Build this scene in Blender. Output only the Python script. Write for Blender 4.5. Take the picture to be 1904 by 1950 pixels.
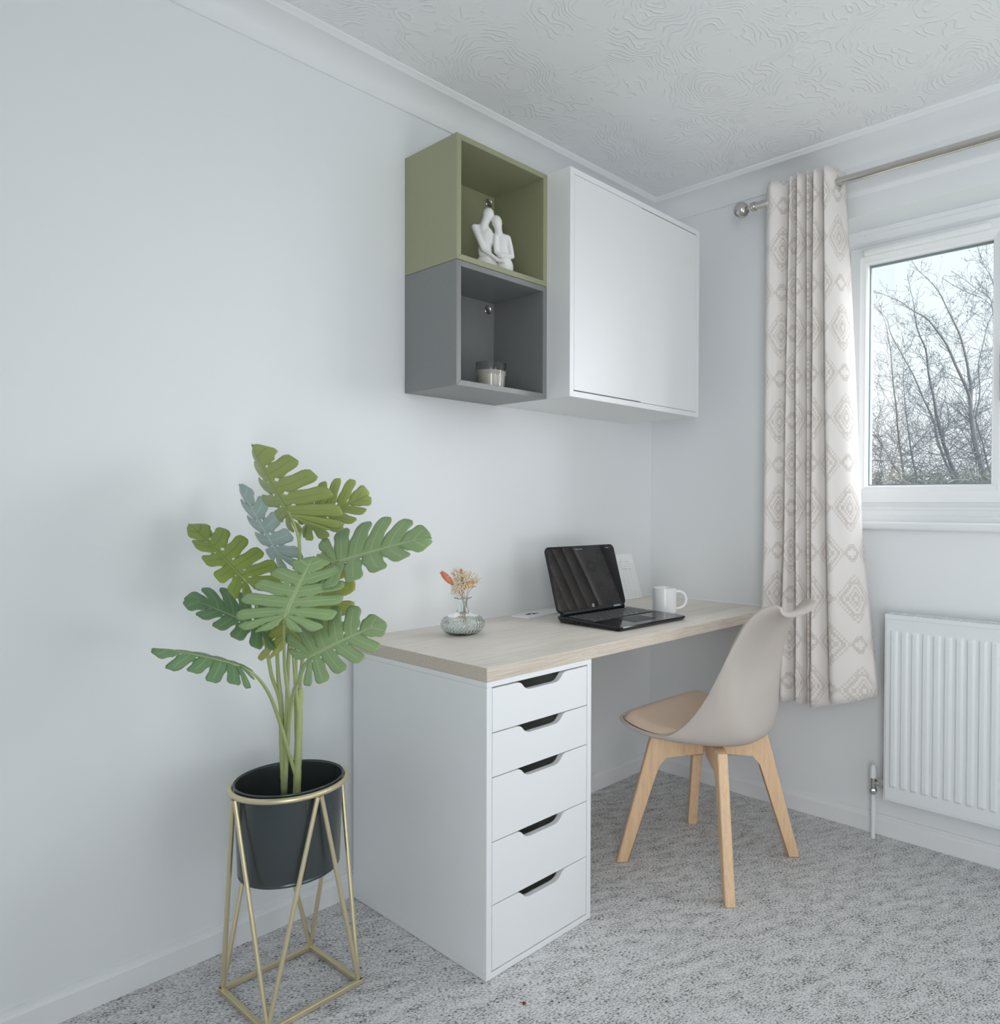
import bpy, bmesh, math, random
from mathutils import Vector, Matrix, noise
R_ = math.radians
random.seed(7)
for o in list(bpy.data.objects):
    bpy.data.objects.remove(o, do_unlink=True)
SC = bpy.context.scene
COL = SC.collection

# ------------------------------------------------------------------ camera
cam_d = bpy.data.cameras.new('camera')
cam = bpy.data.objects.new('camera', cam_d)
COL.objects.link(cam)
RX = Vector((0.64693093, -0.76253453, 0.00463254)).normalized()
UP = Vector((0.00712525, 0.01211962, 0.99990117)).normalized()
BK = RX.cross(UP).normalized()
UP = BK.cross(RX)
cam.matrix_world = Matrix(((RX.x, UP.x, BK.x, -2.50585), (RX.y, UP.y, BK.y, -1.93403), (RX.z, UP.z, BK.z, 1.10959), (0, 0, 0, 1)))
cam_d.sensor_fit = 'VERTICAL'
cam_d.sensor_height = 36
cam_d.lens = 1415.8 / 1950 * 36
cam_d.shift_x = -(1173.58 - 952) / 1950
cam_d.shift_y = (982.96 - 975) / 1950
cam_d.clip_start = .05
SC.camera = cam

# ------------------------------------------------------------------ sky, sun, added fill lights, exposure
world = bpy.data.worlds.new('sky')
SC.world = world
world.use_nodes = True
wn = world.node_tree
wn.nodes.clear()
w_out = wn.nodes.new('ShaderNodeOutputWorld')
w_bg = wn.nodes.new('ShaderNodeBackground')
w_tc = wn.nodes.new('ShaderNodeTexCoord')
w_sep = wn.nodes.new('ShaderNodeSeparateXYZ')
w_ramp = wn.nodes.new('ShaderNodeValToRGB')
w_ramp.color_ramp.elements[0].position = .05
w_ramp.color_ramp.elements[0].color = (.93, .98, 1, 1)
w_ramp.color_ramp.elements[1].position = .42
w_ramp.color_ramp.elements[1].color = (.76, .92, 1, 1)
wn.links.new(w_tc.outputs['Generated'], w_sep.inputs[0])
wn.links.new(w_sep.outputs['Z'], w_ramp.inputs[0])
wn.links.new(w_ramp.outputs[0], w_bg.inputs['Color'])
wn.links.new(w_bg.outputs[0], w_out.inputs[0])
w_bg.inputs['Strength'].default_value = 1.22


def light(name, kind, loc, target, energy, color=(1, 1, 1), **kw):
    d = bpy.data.lights.new(name, kind)
    d.energy = energy
    d.color = color
    for k, v in kw.items():
        setattr(d, k, v)
    o = bpy.data.objects.new(name, d)
    COL.objects.link(o)
    o.location = loc
    o.rotation_euler = (Vector(target) - Vector(loc)).to_track_quat('-Z', 'Y').to_euler()
    return o


light('overcast_sun', 'SUN', (2.2, -3.6, 2.9), (0, 0, 1.2), 11.0, (.95, .98, 1), angle=R_(70))
light('added_fill_up', 'AREA', (-1.2, -2.9, .6), (-1.0, -2.2, 2.365), 10.5, (.97, .985, 1), shape='DISK', size=1.0)  # added fill thrown up at the ceiling for bounce, no lamp fitting here
light('added_fill_rear', 'AREA', (-2.88, -2.3, 1.15), (0, -.3, 1.3), 18, (.97, .985, 1), shape='RECTANGLE', size=1.0, size_y=2.0, spread=R_(125))  # added fill by the back wall for faces turned that way, no door there
light('added_fill_near', 'AREA', (-.9, -3.36, 1.25), (-.3, 0, 1.4), 2.2, (.96, .985, 1), shape='RECTANGLE', size=1.6, size_y=1.7, spread=R_(120))  # added soft fill by the near wall, aimed at the desk corner; no window there
SC.view_settings.view_transform = 'Standard'
SC.view_settings.look = 'None'
SC.view_settings.gamma = 1
SC.view_settings.use_curve_mapping = False
SC.view_settings.exposure = 0.08
SC.cycles.use_denoising = True
SC.cycles.max_bounces = 14
SC.cycles.diffuse_bounces = 8
SC.cycles.transparent_max_bounces = 16
SC.cycles.caustics_reflective = False
SC.cycles.sample_clamp_indirect = 6


# ------------------------------------------------------------------ helpers
def srgb(r, g, b):
    f = lambda c: (c / 255) / 12.92 if c / 255 <= .04045 else ((c / 255 + .055) / 1.055) ** 2.4
    return (f(r), f(g), f(b), 1)


class NT:
    """small node builder"""
    def __init__(s, name):
        s.m = bpy.data.materials.new(name)
        s.m.use_nodes = True
        s.t = s.m.node_tree
        s.b = s.t.nodes['Principled BSDF']
        s.out = s.t.nodes['Material Output']

    def n(s, kind, **kw):
        x = s.t.nodes.new(kind)
        for k, v in kw.items():
            setattr(x, k, v)
        return x

    def l(s, a, b):
        s.t.links.new(a, b)

    def m_(s, op, a, b=None, c=None, clamp=False):
        x = s.n('ShaderNodeMath', operation=op, use_clamp=clamp)
        for i, v in enumerate((a, b, c)):
            if v is None:
                continue
            if isinstance(v, (int, float)):
                x.inputs[i].default_value = v
            else:
                s.l(v, x.inputs[i])
        return x.outputs[0]

    def mix(s, f, a, b):
        x = s.n('ShaderNodeMix', data_type='RGBA')
        for sock, v in ((x.inputs[0], f), (x.inputs[6], a), (x.inputs[7], b)):
            if isinstance(v, (int, float, tuple)):
                sock.default_value = v
            else:
                s.l(v, sock)
        return x.outputs[2]

    def coord(s, which='Object', scale=(1, 1, 1), rot=(0, 0, 0)):
        tc = s.n('ShaderNodeTexCoord')
        mp = s.n('ShaderNodeMapping')
        mp.inputs['Scale'].default_value = scale
        mp.inputs['Rotation'].default_value = rot
        s.l(tc.outputs[which], mp.inputs[0])
        return mp.outputs[0]

    def noise(s, vec, scale, detail=4, rough=.5, out='Fac'):
        x = s.n('ShaderNodeTexNoise')
        x.inputs['Scale'].default_value = scale
        x.inputs['Detail'].default_value = detail
        x.inputs['Roughness'].default_value = rough
        s.l(vec, x.inputs['Vector'])
        return x.outputs[out]

    def ramp(s, fac, stops):
        x = s.n('ShaderNodeValToRGB')
        e = x.color_ramp.elements
        while len(e) < len(stops):
            e.new(.5)
        for i, (p, c) in enumerate(stops):
            e[i].position = p
            e[i].color = c if isinstance(c, tuple) else (c, c, c, 1)
        s.l(fac, x.inputs[0])
        return x.outputs[0]

    def bump(s, h, strength=.3, dist=.002):
        x = s.n('ShaderNodeBump')
        x.inputs['Strength'].default_value = strength
        x.inputs['Distance'].default_value = dist
        s.l(h, x.inputs['Height'])
        s.l(x.outputs[0], s.b.inputs['Normal'])
        return x

    def base(s, c):
        if isinstance(c, tuple):
            s.b.inputs['Base Color'].default_value = c
        else:
            s.l(c, s.b.inputs['Base Color'])


def plain(name, c, rough=.5, metal=0., spec=.5, var=.04, nscale=12, bump=0, bscale=300):
    """plain painted / moulded surface with a faint mottling"""
    t = NT(name)
    v = t.coord()
    f = t.noise(v, nscale, 3)
    d = tuple(x * (1 - var) for x in c[:3]) + (1,)
    e = tuple(min(1, x * (1 + var)) for x in c[:3]) + (1,)
    t.base(t.mix(f, d, e))
    t.b.inputs['Roughness'].default_value = rough
    t.b.inputs['Metallic'].default_value = metal
    t.b.inputs['Specular IOR Level'].default_value = spec
    if bump:
        t.bump(t.noise(v, bscale, 2), bump, .001)
    return t.m


def finish(bm, name, mat, parent=None, smooth=False, angle=None, merge=0):
    if merge:
        bmesh.ops.remove_doubles(bm, verts=bm.verts, dist=merge)
    bmesh.ops.recalc_face_normals(bm, faces=bm.faces)
    return raw(bm, name, mat, parent, smooth, angle)


def raw(bm, name, mat, parent=None, smooth=False, angle=None):
    me = bpy.data.meshes.new(name)
    bm.to_mesh(me)
    bm.free()
    for m in (mat if isinstance(mat, (list, tuple)) else [mat]):
        me.materials.append(m)
    if smooth or angle:
        for p in me.polygons:
            p.use_smooth = True
        if angle:
            me.set_sharp_from_angle(angle=R_(angle))
    o = bpy.data.objects.new(name, me)
    COL.objects.link(o)
    if parent:
        o.parent = parent
        o.matrix_parent_inverse = parent_inv(parent)
    return o


def parent_inv(p):
    m = Matrix.LocRotScale(p.location, p.rotation_euler, p.scale)
    q = p.parent
    if q:
        m = (q.matrix_basis @ p.matrix_parent_inverse @ m) if False else q.matrix_basis @ p.matrix_parent_inverse @ m
    return m.inverted()


def tag(o, label, cat, group=None, kind=None):
    o['label'] = label
    o['category'] = cat
    if group:
        o['group'] = group
    if kind:
        o['kind'] = kind
    return o


def thing(name, label, cat, loc=(0, 0, 0), group=None):
    o = bpy.data.objects.new(name, None)
    COL.objects.link(o)
    o.location = loc
    o.empty_display_size = .05
    return tag(o, label, cat, group)


def struct(o):
    o['kind'] = 'structure'
    return o


def box(bm, a, b, bev=0, seg=1, mtx=None):
    lo = [min(a[i], b[i]) for i in range(3)]
    hi = [max(a[i], b[i]) for i in range(3)]
    vs = [bm.verts.new((x, y, z)) for x in (lo[0], hi[0]) for y in (lo[1], hi[1]) for z in (lo[2], hi[2])]
    fs = []
    for q in ((0, 1, 3, 2), (4, 6, 7, 5), (0, 4, 5, 1), (2, 3, 7, 6), (0, 2, 6, 4), (1, 5, 7, 3)):
        fs.append(bm.faces.new([vs[i] for i in q]))
    if mtx:
        for v in vs:
            v.co = mtx @ v.co
    if bev:
        es = list({e for f in fs for e in f.edges})
        bmesh.ops.bevel(bm, geom=es, offset=bev, segments=seg, affect='EDGES', profile=.5)


def prism(bm, pts, axis_fn, d0, d1, bev=0, seg=1):
    """extrude a 2D outline; axis_fn(u, v, d) -> xyz"""
    n = len(pts)
    A = [bm.verts.new(axis_fn(u, v, d0)) for u, v in pts]
    B = [bm.verts.new(axis_fn(u, v, d1)) for u, v in pts]
    fs = [bm.faces.new(A), bm.faces.new(B[::-1])]
    for i in range(n):
        fs.append(bm.faces.new((A[i], B[i], B[(i + 1) % n], A[(i + 1) % n])))
    if bev:
        bmesh.ops.bevel(bm, geom=list({e for f in fs[:2] for e in f.edges}), offset=bev, segments=seg, affect='EDGES', profile=.5)


def spline(pts, n):
    """Catmull-Rom through pts, n samples per span"""
    P = [Vector(p) for p in pts]
    P = [P[0] * 2 - P[1]] + P + [P[-1] * 2 - P[-2]]
    out = []
    for i in range(1, len(P) - 2):
        for k in range(n):
            t = k / n
            a, b, c, d = P[i - 1:i + 3]
            out.append(.5 * ((2 * b) + (c - a) * t + (2 * a - 5 * b + 4 * c - d) * t * t + (3 * b - a - 3 * c + d) * t ** 3))
    out.append(P[-2])
    return out


def tube(bm, pts, rad, sides=10, cap=True, closed=False):
    P = [Vector(p) for p in pts]
    n = len(P)
    if not hasattr(rad, '__len__'):
        rad = [rad] * n
    rings = []
    up = None
    for i in range(n):
        if closed:
            t = P[(i + 1) % n] - P[i - 1]
        else:
            t = P[min(i + 1, n - 1)] - P[max(i - 1, 0)]
        t.normalize()
        if up is None:
            up = Vector((0, 0, 1)) if abs(t.z) < .9 else Vector((1, 0, 0))
        a = t.cross(up)
        if a.length < 1e-6:
            a = t.orthogonal()
        a.normalize()
        up = a.cross(t)
        rings.append([bm.verts.new(P[i] + (a * math.cos(6.28318 * k / sides) + up * math.sin(6.28318 * k / sides)) * rad[i]) for k in range(sides)])
    for i in range(n if closed else n - 1):
        r0, r1 = rings[i], rings[(i + 1) % n]
        for k in range(sides):
            bm.faces.new((r0[k], r0[(k + 1) % sides], r1[(k + 1) % sides], r1[k]))
    if cap and not closed:
        bm.faces.new(rings[0][::-1])
        bm.faces.new(rings[-1])


def lathe(bm, prof, c=(0, 0, 0), n=48, axis=None, rfn=None):
    """revolve (r, z) profile round a vertical line through c; axis = matrix to re-orient"""
    c = Vector(c)
    rings = []
    for r, z in prof:
        if r < 1e-6:
            p = Vector((0, 0, z))
            rings.append([bm.verts.new(c + (axis @ p if axis else p))])
            continue
        ring = []
        for k in range(n):
            a = 6.283185307 * k / n
            q = r + (rfn(a, r, z) if rfn else 0)
            p = Vector((q * math.cos(a), q * math.sin(a), z))
            ring.append(bm.verts.new(c + (axis @ p if axis else p)))
        rings.append(ring)
    for A, B in zip(rings, rings[1:]):
        for k in range(n):
            a0, a1 = A[k % len(A)], A[(k + 1) % len(A)]
            b0, b1 = B[k % len(B)], B[(k + 1) % len(B)]
            f = []
            for v in (a0, a1, b1, b0):
                if v not in f:
                    f.append(v)
            if len(f) > 2:
                bm.faces.new(f)


def ball(bm, c, r, sub=2, scale=(1, 1, 1), rot=None):
    m = Matrix.Translation(Vector(c)) @ (rot.to_4x4() if rot else Matrix()) @ Matrix.Diagonal((*scale, 1))
    bmesh.ops.create_icosphere(bm, subdivisions=sub, radius=r, matrix=m)


def nb():
    return bmesh.new()


def text_mesh(name, s, size, mat, parent, mtx, depth=.0003):
    cu = bpy.data.curves.new(name, 'FONT')
    cu.body = s
    cu.size = size
    cu.extrude = depth
    cu.align_x = 'CENTER'
    cu.align_y = 'CENTER'
    cu.resolution_u = 3
    ob = bpy.data.objects.new(name, cu)
    COL.objects.link(ob)
    dg = bpy.context.evaluated_depsgraph_get()
    dg.update()
    me = bpy.data.meshes.new_from_object(ob.evaluated_get(dg))
    bpy.data.objects.remove(ob, do_unlink=True)
    me.transform(mtx)
    me.materials.clear()
    me.materials.append(mat)
    o = bpy.data.objects.new(name, me)
    COL.objects.link(o)
    o.parent = parent
    o.matrix_parent_inverse = parent_inv(parent)
    return o


# ------------------------------------------------------------------ materials
def wall_mat(name, c, b=.05):
    t = NT(name)
    v = t.coord()
    f = t.noise(v, 1.7, 3)
    t.base(t.mix(f, tuple(x * .985 for x in c[:3]) + (1,), c))
    t.b.inputs['Roughness'].default_value = .62
    t.b.inputs['Specular IOR Level'].default_value = .25
    t.bump(t.noise(v, 260, 2), b, .0006)
    return t.m


M = {}
M['wall'] = wall_mat('wall_paint', (.82, .842, .855, 1))
M['trim'] = plain('white_gloss_trim', (.83, .845, .855, 1), .35, var=.01)
M['upvc'] = plain('white_plastic_window', (.83, .845, .855, 1), .3, var=.01)
M['white'] = plain('white_laminate', (.83, .845, .855, 1), .38, var=.008)
M['white2'] = plain('white_lacquer', (.82, .835, .84, 1), .42, var=.008)
M['dark_in'] = plain('drawer_inside_white', (.78, .79, .77, 1), .6)
M['olive'] = plain('olive_green_foil', srgb(152, 154, 124), .4, var=.03, nscale=60)
M['grey'] = plain('dark_grey_foil', srgb(128, 130, 130), .38, var=.05, nscale=60)
M['gold'] = plain('brushed_gold_metal', srgb(224, 212, 176), .36, .75, var=.03)
M['pot'] = plain('dark_painted_tin', srgb(84, 91, 93), .27, .6, var=.06, nscale=90)
M['chrome'] = plain('brushed_nickel', srgb(205, 201, 194), .10, 1.0, var=.02)
M['steel'] = plain('chrome_fitting', srgb(205, 205, 203), .1, 1.0, var=.02)
M['ceramic'] = plain('white_glazed_ceramic', (.88, .885, .89, 1), .2, var=.006)
M['plaster'] = plain('matt_white_plaster', (.88, .88, .875, 1), .75, var=.01, bump=.1)
M['rad'] = plain('white_radiator_enamel', (.80, .83, .845, 1), .35, var=.006)
M['taupe'] = plain('taupe_moulded_plastic', srgb(193, 184, 176), .36, var=.012)
M['pad'] = plain('taupe_leatherette', srgb(222, 200, 178), .42, var=.03, bump=.15, bscale=500)
M['wax'] = plain('ivory_wax', srgb(228, 222, 208), .5, var=.02)
M['black'] = plain('black_gloss_plastic', srgb(16, 17, 18), .09, var=.1)
M['blackm'] = plain('black_satin_plastic', srgb(26, 27, 28), .4, var=.1)
M['key'] = plain('black_keycaps', srgb(84, 85, 86), .3, var=.1)
M['screen'] = plain('black_glass_display', srgb(22, 23, 26), .03, var=.05)
M['screen'].node_tree.nodes['Principled BSDF'].inputs['IOR'].default_value = 2.0
M['silver'] = plain('silver_print', srgb(205, 208, 210), .3, .3)
M['paper'] = plain('white_paper', srgb(248, 249, 250), .7, var=.01)
M['ink'] = plain('grey_printed_ink', srgb(196, 199, 204), .7)
M['brown'] = plain('brown_print', srgb(96, 62, 52), .7)
M['coral'] = plain('coral_dyed_fluff', srgb(226, 146, 112), .9, var=.12, nscale=200)
M['peach'] = plain('peach_dried_petals', srgb(238, 196, 150), .9, var=.12, nscale=200)
M['orange'] = plain('orange_dried_petals', srgb(226, 160, 96), .9, var=.12, nscale=200)
M['gyp'] = plain('cream_dried_florets', srgb(236, 222, 196), .85, var=.08, nscale=200)
M['stalk'] = plain('dry_beige_stalk', srgb(176, 152, 128), .8, var=.1)
M['red'] = plain('red_fluff', srgb(150, 40, 36), .9)
M['soil'] = plain('dark_planter_fill', srgb(22, 27, 30), .8)


def wood(name, c0, c1, c2, axis, fine=1.0, rough=.45, staves=0):
    """c0..c2 dark to light; axis: scale vector, small along the grain"""
    t = NT(name)
    v = t.coord('Object', axis)
    g = t.noise(v, 9 * fine, 8, .62)
    h = t.noise(v, 60 * fine, 3, .6)
    f = t.m_('ADD', t.m_('MULTIPLY', g, .7), t.m_('MULTIPLY', h, .3))
    col = t.ramp(f, [(.33, c0), (.5, c1), (.66, c2)])
    if staves:
        tc = t.n('ShaderNodeTexCoord')
        sp = t.n('ShaderNodeSeparateXYZ')
        t.l(tc.outputs['Object'], sp.inputs[0])
        row = t.m_('FLOOR', t.m_('MULTIPLY', sp.outputs['Y'], 1 / staves))
        wn_ = t.n('ShaderNodeTexWhiteNoise', noise_dimensions='1D')
        t.l(row, wn_.inputs['W'])
        xx = t.m_('FLOOR', t.m_('ADD', t.m_('MULTIPLY', sp.outputs['X'], 1.3), t.m_('MULTIPLY', wn_.outputs[0], 7)))
        w2 = t.n('ShaderNodeTexWhiteNoise', noise_dimensions='2D')
        cb = t.n('ShaderNodeCombineXYZ')
        t.l(row, cb.inputs[0])
        t.l(xx, cb.inputs[1])
        t.l(cb.outputs[0], w2.inputs['Vector'])
        tint = t.ramp(w2.outputs['Value'], [(0, .90), (1, 1.04)])
        mx = t.n('ShaderNodeMix', data_type='RGBA', blend_type='MULTIPLY')
        mx.inputs[0].default_value = 1
        t.l(col, mx.inputs[6])
        t.l(tint, mx.inputs[7])
        col = mx.outputs[2]
    t.base(col)
    t.b.inputs['Roughness'].default_value = rough
    t.b.inputs['Specular IOR Level'].default_value = .35
    t.bump(f, .06, .001)
    return t.m


M['oak'] = wood('bleached_oak_top', srgb(222, 210, 197), srgb(235, 226, 215), srgb(241, 234, 226), (.55, 7, 7), 1.1, .42, staves=.1)
M['oak_edge'] = wood('bleached_oak_edge', srgb(182, 168, 152), srgb(206, 195, 181), srgb(222, 213, 201), (.9, 14, 26), 1.6, .5)
M['beech'] = wood('pale_beech', srgb(222, 182, 142), srgb(232, 198, 160), srgb(238, 208, 174), (9, 9, .8), 1.5, .42)

# carpet: grey loop pile with dark flecks
t = NT('grey_flecked_carpet')
v = t.coord('Object', (1, 1, 1), (0, 0, R_(24)))
mp2 = t.n('ShaderNodeMapping')
mp2.inputs['Scale'].default_value = (.55, 1.25, 1)
t.l(v, mp2.inputs[0])
f1 = t.noise(mp2.outputs[0], 250, 3, .62)
f2 = t.noise(mp2.outputs[0], 30, 3, .6)
f3 = t.noise(v, 420, 2, .6)
s_ = t.m_('ADD', t.m_('ADD', t.m_('MULTIPLY', f1, .62), t.m_('MULTIPLY', f2, .22)), t.m_('MULTIPLY', f3, .16))
t.base(t.ramp(s_, [(.375, srgb(48, 46, 44)), (.435, srgb(150, 148, 146)), (.48, srgb(212, 211, 211)), (.57, srgb(240, 240, 241))]))
t.b.inputs['Roughness'].default_value = .95
t.b.inputs['Specular IOR Level'].default_value = .1
t.bump(s_, .9, .006)
M['carpet'] = t.m

# swirled artex ceiling
t = NT('swirl_textured_ceiling')
v = t.coord()
wob = t.noise(v, 3.2, 3, .6, 'Color')
mx = t.n('ShaderNodeMix', data_type='VECTOR')
mx.inputs[0].default_value = .22
t.l(v, mx.inputs[4])
t.l(wob, mx.inputs[5])
vo = t.n('ShaderNodeTexVoronoi', feature='F1')
vo.inputs['Scale'].default_value = 4.6
t.l(mx.outputs[1], vo.inputs['Vector'])
rings = t.m_('SINE', t.m_('ADD', t.m_('MULTIPLY', vo.outputs['Distance'], 120), t.m_('MULTIPLY', t.noise(v, 9, 4, .6), 8)))
peak = t.m_('POWER', t.m_('MULTIPLY', t.m_('ADD', rings, 1), .5), 9)
mask = t.ramp(t.noise(v, 12, 3, .6), [(.44, 0.), (.57, 1.)])
low = t.noise(v, 30, 4)
hh = t.m_('ADD', t.m_('MULTIPLY', peak, mask), t.m_('MULTIPLY', low, .3))
t.base((.85, .862, .87, 1))
t.b.inputs['Roughness'].default_value = .8
t.b.inputs['Specular IOR Level'].default_value = .15
t.bump(hh, .48, .004)
M['ceiling'] = t.m

# clear glass pane and moulded glass
t = NT('window_glass')
tr = t.n('ShaderNodeBsdfTransparent')
gl = t.n('ShaderNodeBsdfGlossy')
gl.inputs['Roughness'].default_value = .0
mxs = t.n('ShaderNodeMixShader')
mxs.inputs[0].default_value = .11
t.l(tr.outputs[0], mxs.inputs[1])
t.l(gl.outputs[0], mxs.inputs[2])
t.l(mxs.outputs[0], t.out.inputs['Surface'])
M['pane'] = t.m


def glass(name, c, rough=0.0):
    t = NT(name)
    t.base(c)
    t.b.inputs['Transmission Weight'].default_value = 1
    t.b.inputs['Roughness'].default_value = rough
    t.b.inputs['IOR'].default_value = 1.46
    return t.m


M['glass'] = glass('clear_glass', (.97, .98, .98, 1))
M['aqua'] = glass('pale_aqua_glass', (.935, .985, .975, 1))

# leaves: UV.x runs across a lobe (vein at .5), UV.y from midrib to margin
def leaf_mat(name, c, cd, vein):
    t = NT(name)
    uv = t.n('ShaderNodeUVMap')
    sp = t.n('ShaderNodeSeparateXYZ')
    t.l(uv.outputs[0], sp.inputs[0])
    u, r = sp.outputs['X'], sp.outputs['Y']
    d = t.m_('ABSOLUTE', t.m_('SUBTRACT', u, .5))
    vn = t.m_('MULTIPLY', t.m_('LESS_THAN', d, .045), t.m_('LESS_THAN', r, .88))
    mid = t.m_('LESS_THAN', r, .045)
    mk = t.m_('MAXIMUM', t.m_('MULTIPLY', vn, .6), mid)
    nz = t.noise(t.coord('Object'), 26, 3)
    c0 = t.mix(nz, cd, c)
    t.base(t.mix(t.m_('MULTIPLY', mk, .7), c0, vein))
    t.b.inputs['Roughness'].default_value = .42
    t.b.inputs['Specular IOR Level'].default_value = .45
    rib = t.m_('SINE', t.m_('ADD', t.m_('MULTIPLY', d, 60), t.m_('MULTIPLY', r, 90)))
    t.bump(rib, .12, .001)
    return t.m


M['leaf_a'] = leaf_mat('olive_leaf', srgb(162, 174, 102), srgb(145, 160, 87), srgb(126, 143, 77))
M['leaf_b'] = leaf_mat('mid_green_leaf', srgb(149, 174, 124), srgb(130, 159, 104), srgb(177, 196, 149))
M['leaf_c'] = leaf_mat('deep_green_leaf', srgb(115, 147, 102), srgb(92, 128, 85), srgb(145, 171, 130))
M['leaf_d'] = leaf_mat('dark_olive_leaf', srgb(143, 160, 79), srgb(119, 141, 64), srgb(89, 111, 55))
M['leaf_y'] = leaf_mat('yellow_green_leaf', srgb(184, 188, 104), srgb(164, 173, 92), srgb(196, 201, 130))
M['leaf_u'] = leaf_mat('pale_leaf_underside', srgb(173, 190, 184), srgb(149, 171, 164), srgb(194, 207, 203))
M['stem'] = plain('pale_green_stem', srgb(168, 180, 122), .5, var=.1, nscale=40)

# curtain: cream weave with stepped diamond motif, UV in metres
t = NT('cream_curtain_fabric')
uv = t.n('ShaderNodeUVMap')
sp = t.n('ShaderNodeSeparateXYZ')
t.l(uv.outputs[0], sp.inputs[0])
PU, PV = .162, .303
SU, SV = -.12, .343


def local_abs(sock, period, shift, step):
    f = t.m_('FRACT', t.m_('ADD', t.m_('DIVIDE', sock, period), shift))
    a = t.m_('MULTIPLY', t.m_('ABSOLUTE', t.m_('SUBTRACT', f, .5)), period)
    return t.m_('MULTIPLY', t.m_('FLOOR', t.m_('DIVIDE', a, step)), step)


def ring(d, lo, hi):
    return t.m_('MULTIPLY', t.m_('GREATER_THAN', d, lo), t.m_('LESS_THAN', d, hi))


def motif(su, sv):
    a = local_abs(sp.outputs['X'], PU, su, .0050)
    b = local_abs(sp.outputs['Y'], PV, sv, .0080)
    d = t.m_('ADD', t.m_('DIVIDE', a, .047), t.m_('DIVIDE', b, .068))
    k = t.m_('MAXIMUM', ring(d, .10, .24), ring(d, .36, .54))
    k = t.m_('MAXIMUM', k, ring(d, .70, .92))
    k = t.m_('MAXIMUM', k, t.m_('MULTIPLY', ring(d, 1.02, 1.16), .8))
    # small stepped cross between the diamonds
    b2 = local_abs(sp.outputs['Y'], PV, sv + .5, .0075)
    d2 = t.m_('ADD', t.m_('DIVIDE', a, .024), t.m_('DIVIDE', b2, .030))
    return t.m_('MAXIMUM', k, ring(d2, .42, .98))


k = t.m_('MAXIMUM', motif(SU, SV), motif(SU + .5, SV + .5))
weave = t.noise(t.coord('Object', (1, 1, 1)), 130, 2)
k = t.m_('MULTIPLY', k, t.ramp(weave, [(.3, .55), (.55, 1.)]))
t.base(t.mix(k, srgb(228, 223, 219), srgb(206, 198, 191)))
t.b.inputs['Roughness'].default_value = .6
t.b.inputs['Sheen Weight'].default_value = .2
t.b.inputs['Specular IOR Level'].default_value = .3
t.bump(t.noise(t.coord('Object'), 700, 2), .12, .0008)
M['curtain'] = t.m

M['bark'] = plain('grey_bark', srgb(118, 118, 119), .9, var=.18, nscale=30)
M['twig'] = plain('grey_twigs', srgb(120, 126, 133), .9, var=.15, nscale=10)
M['bramble'] = plain('dry_bramble', srgb(146, 147, 142), .95, var=.3, nscale=6)
M['turf'] = plain('winter_turf', srgb(140, 140, 115), .95, var=.2, nscale=3)

def wmat(p):
    b = Matrix.LocRotScale(p.location, p.rotation_euler, p.scale)
    return (wmat(p.parent) @ p.matrix_parent_inverse @ b) if p.parent else b


def parent_inv(p):
    return wmat(p).inverted()


# ================================================================== ROOM SHELL
CZ = 2.365
X0, Y0 = -2.95, -3.4
def slab(name, a, b, mat):
    bm = nb()
    box(bm, a, b)
    return struct(finish(bm, name, mat))


slab('floor', (X0 - .2, Y0 - .2, -.1), (.26, .2, 0), M['carpet'])
slab('ceiling', (X0 - .2, Y0 - .2, CZ), (.26, .2, CZ + .1), M['ceiling'])
slab('wall_left', (X0, 0, 0), (0, .2, CZ), M['wall'])
slab('wall_back', (X0 - .2, Y0 - .2, 0), (X0, .2, CZ), M['wall'])
slab('wall_near', (X0, Y0 - .2, 0), (0, Y0, CZ), M['wall'])
WY0, WY1, WZ0, WZ1 = -.765, -2.42, 1.04, 2.114
bm = nb()
box(bm, (0, Y0 - .2, 0), (.26, .2, WZ0))
box(bm, (0, Y0 - .2, WZ1), (.26, .2, CZ))
box(bm, (0, WY0, WZ0), (.26, .2, WZ1))
box(bm, (0, Y0 - .2, WZ0), (.26, WY1, WZ1))
struct(finish(bm, 'wall_right', M['wall']))

# coving: concave plaster moulding with a flat bead against the ceiling
prof = [(0, 2.285), (.007, 2.285), (.009, 2.291)]
for i in range(1, 11):
    a = i / 10 * math.pi / 2
    prof.append((.009 + .066 * (1 - math.cos(a)), 2.291 + .060 * math.sin(a)))
prof += [(.0765, 2.3535), (.089, 2.3605), (.0895, CZ), (0, CZ)]
bm = nb()
prism(bm, prof, lambda u, v, d: (d, -u, v), X0, 0)
struct(finish(bm, 'trim_1', M['trim'], angle=30))
bm = nb()
prism(bm, prof, lambda u, v, d: (-u, d, v), 0, Y0)
struct(finish(bm, 'trim_2', M['trim'], angle=30))
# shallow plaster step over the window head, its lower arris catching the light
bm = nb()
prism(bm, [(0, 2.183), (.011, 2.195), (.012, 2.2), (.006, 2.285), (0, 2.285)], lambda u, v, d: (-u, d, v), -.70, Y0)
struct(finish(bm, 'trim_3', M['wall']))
# skirting boards
sk = [(0, 0), (.013, 0), (.013, .052), (.010, .058), (.007, .061), (.006, .067), (0, .069)]
bm = nb()
prism(bm, sk, lambda u, v, d: (d, -u, v), X0, 0)
struct(finish(bm, 'baseboard_left', M['trim']))
bm = nb()
prism(bm, sk, lambda u, v, d: (-u, d, v), 0, Y0)
struct(finish(bm, 'baseboard_right', M['trim']))
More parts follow.
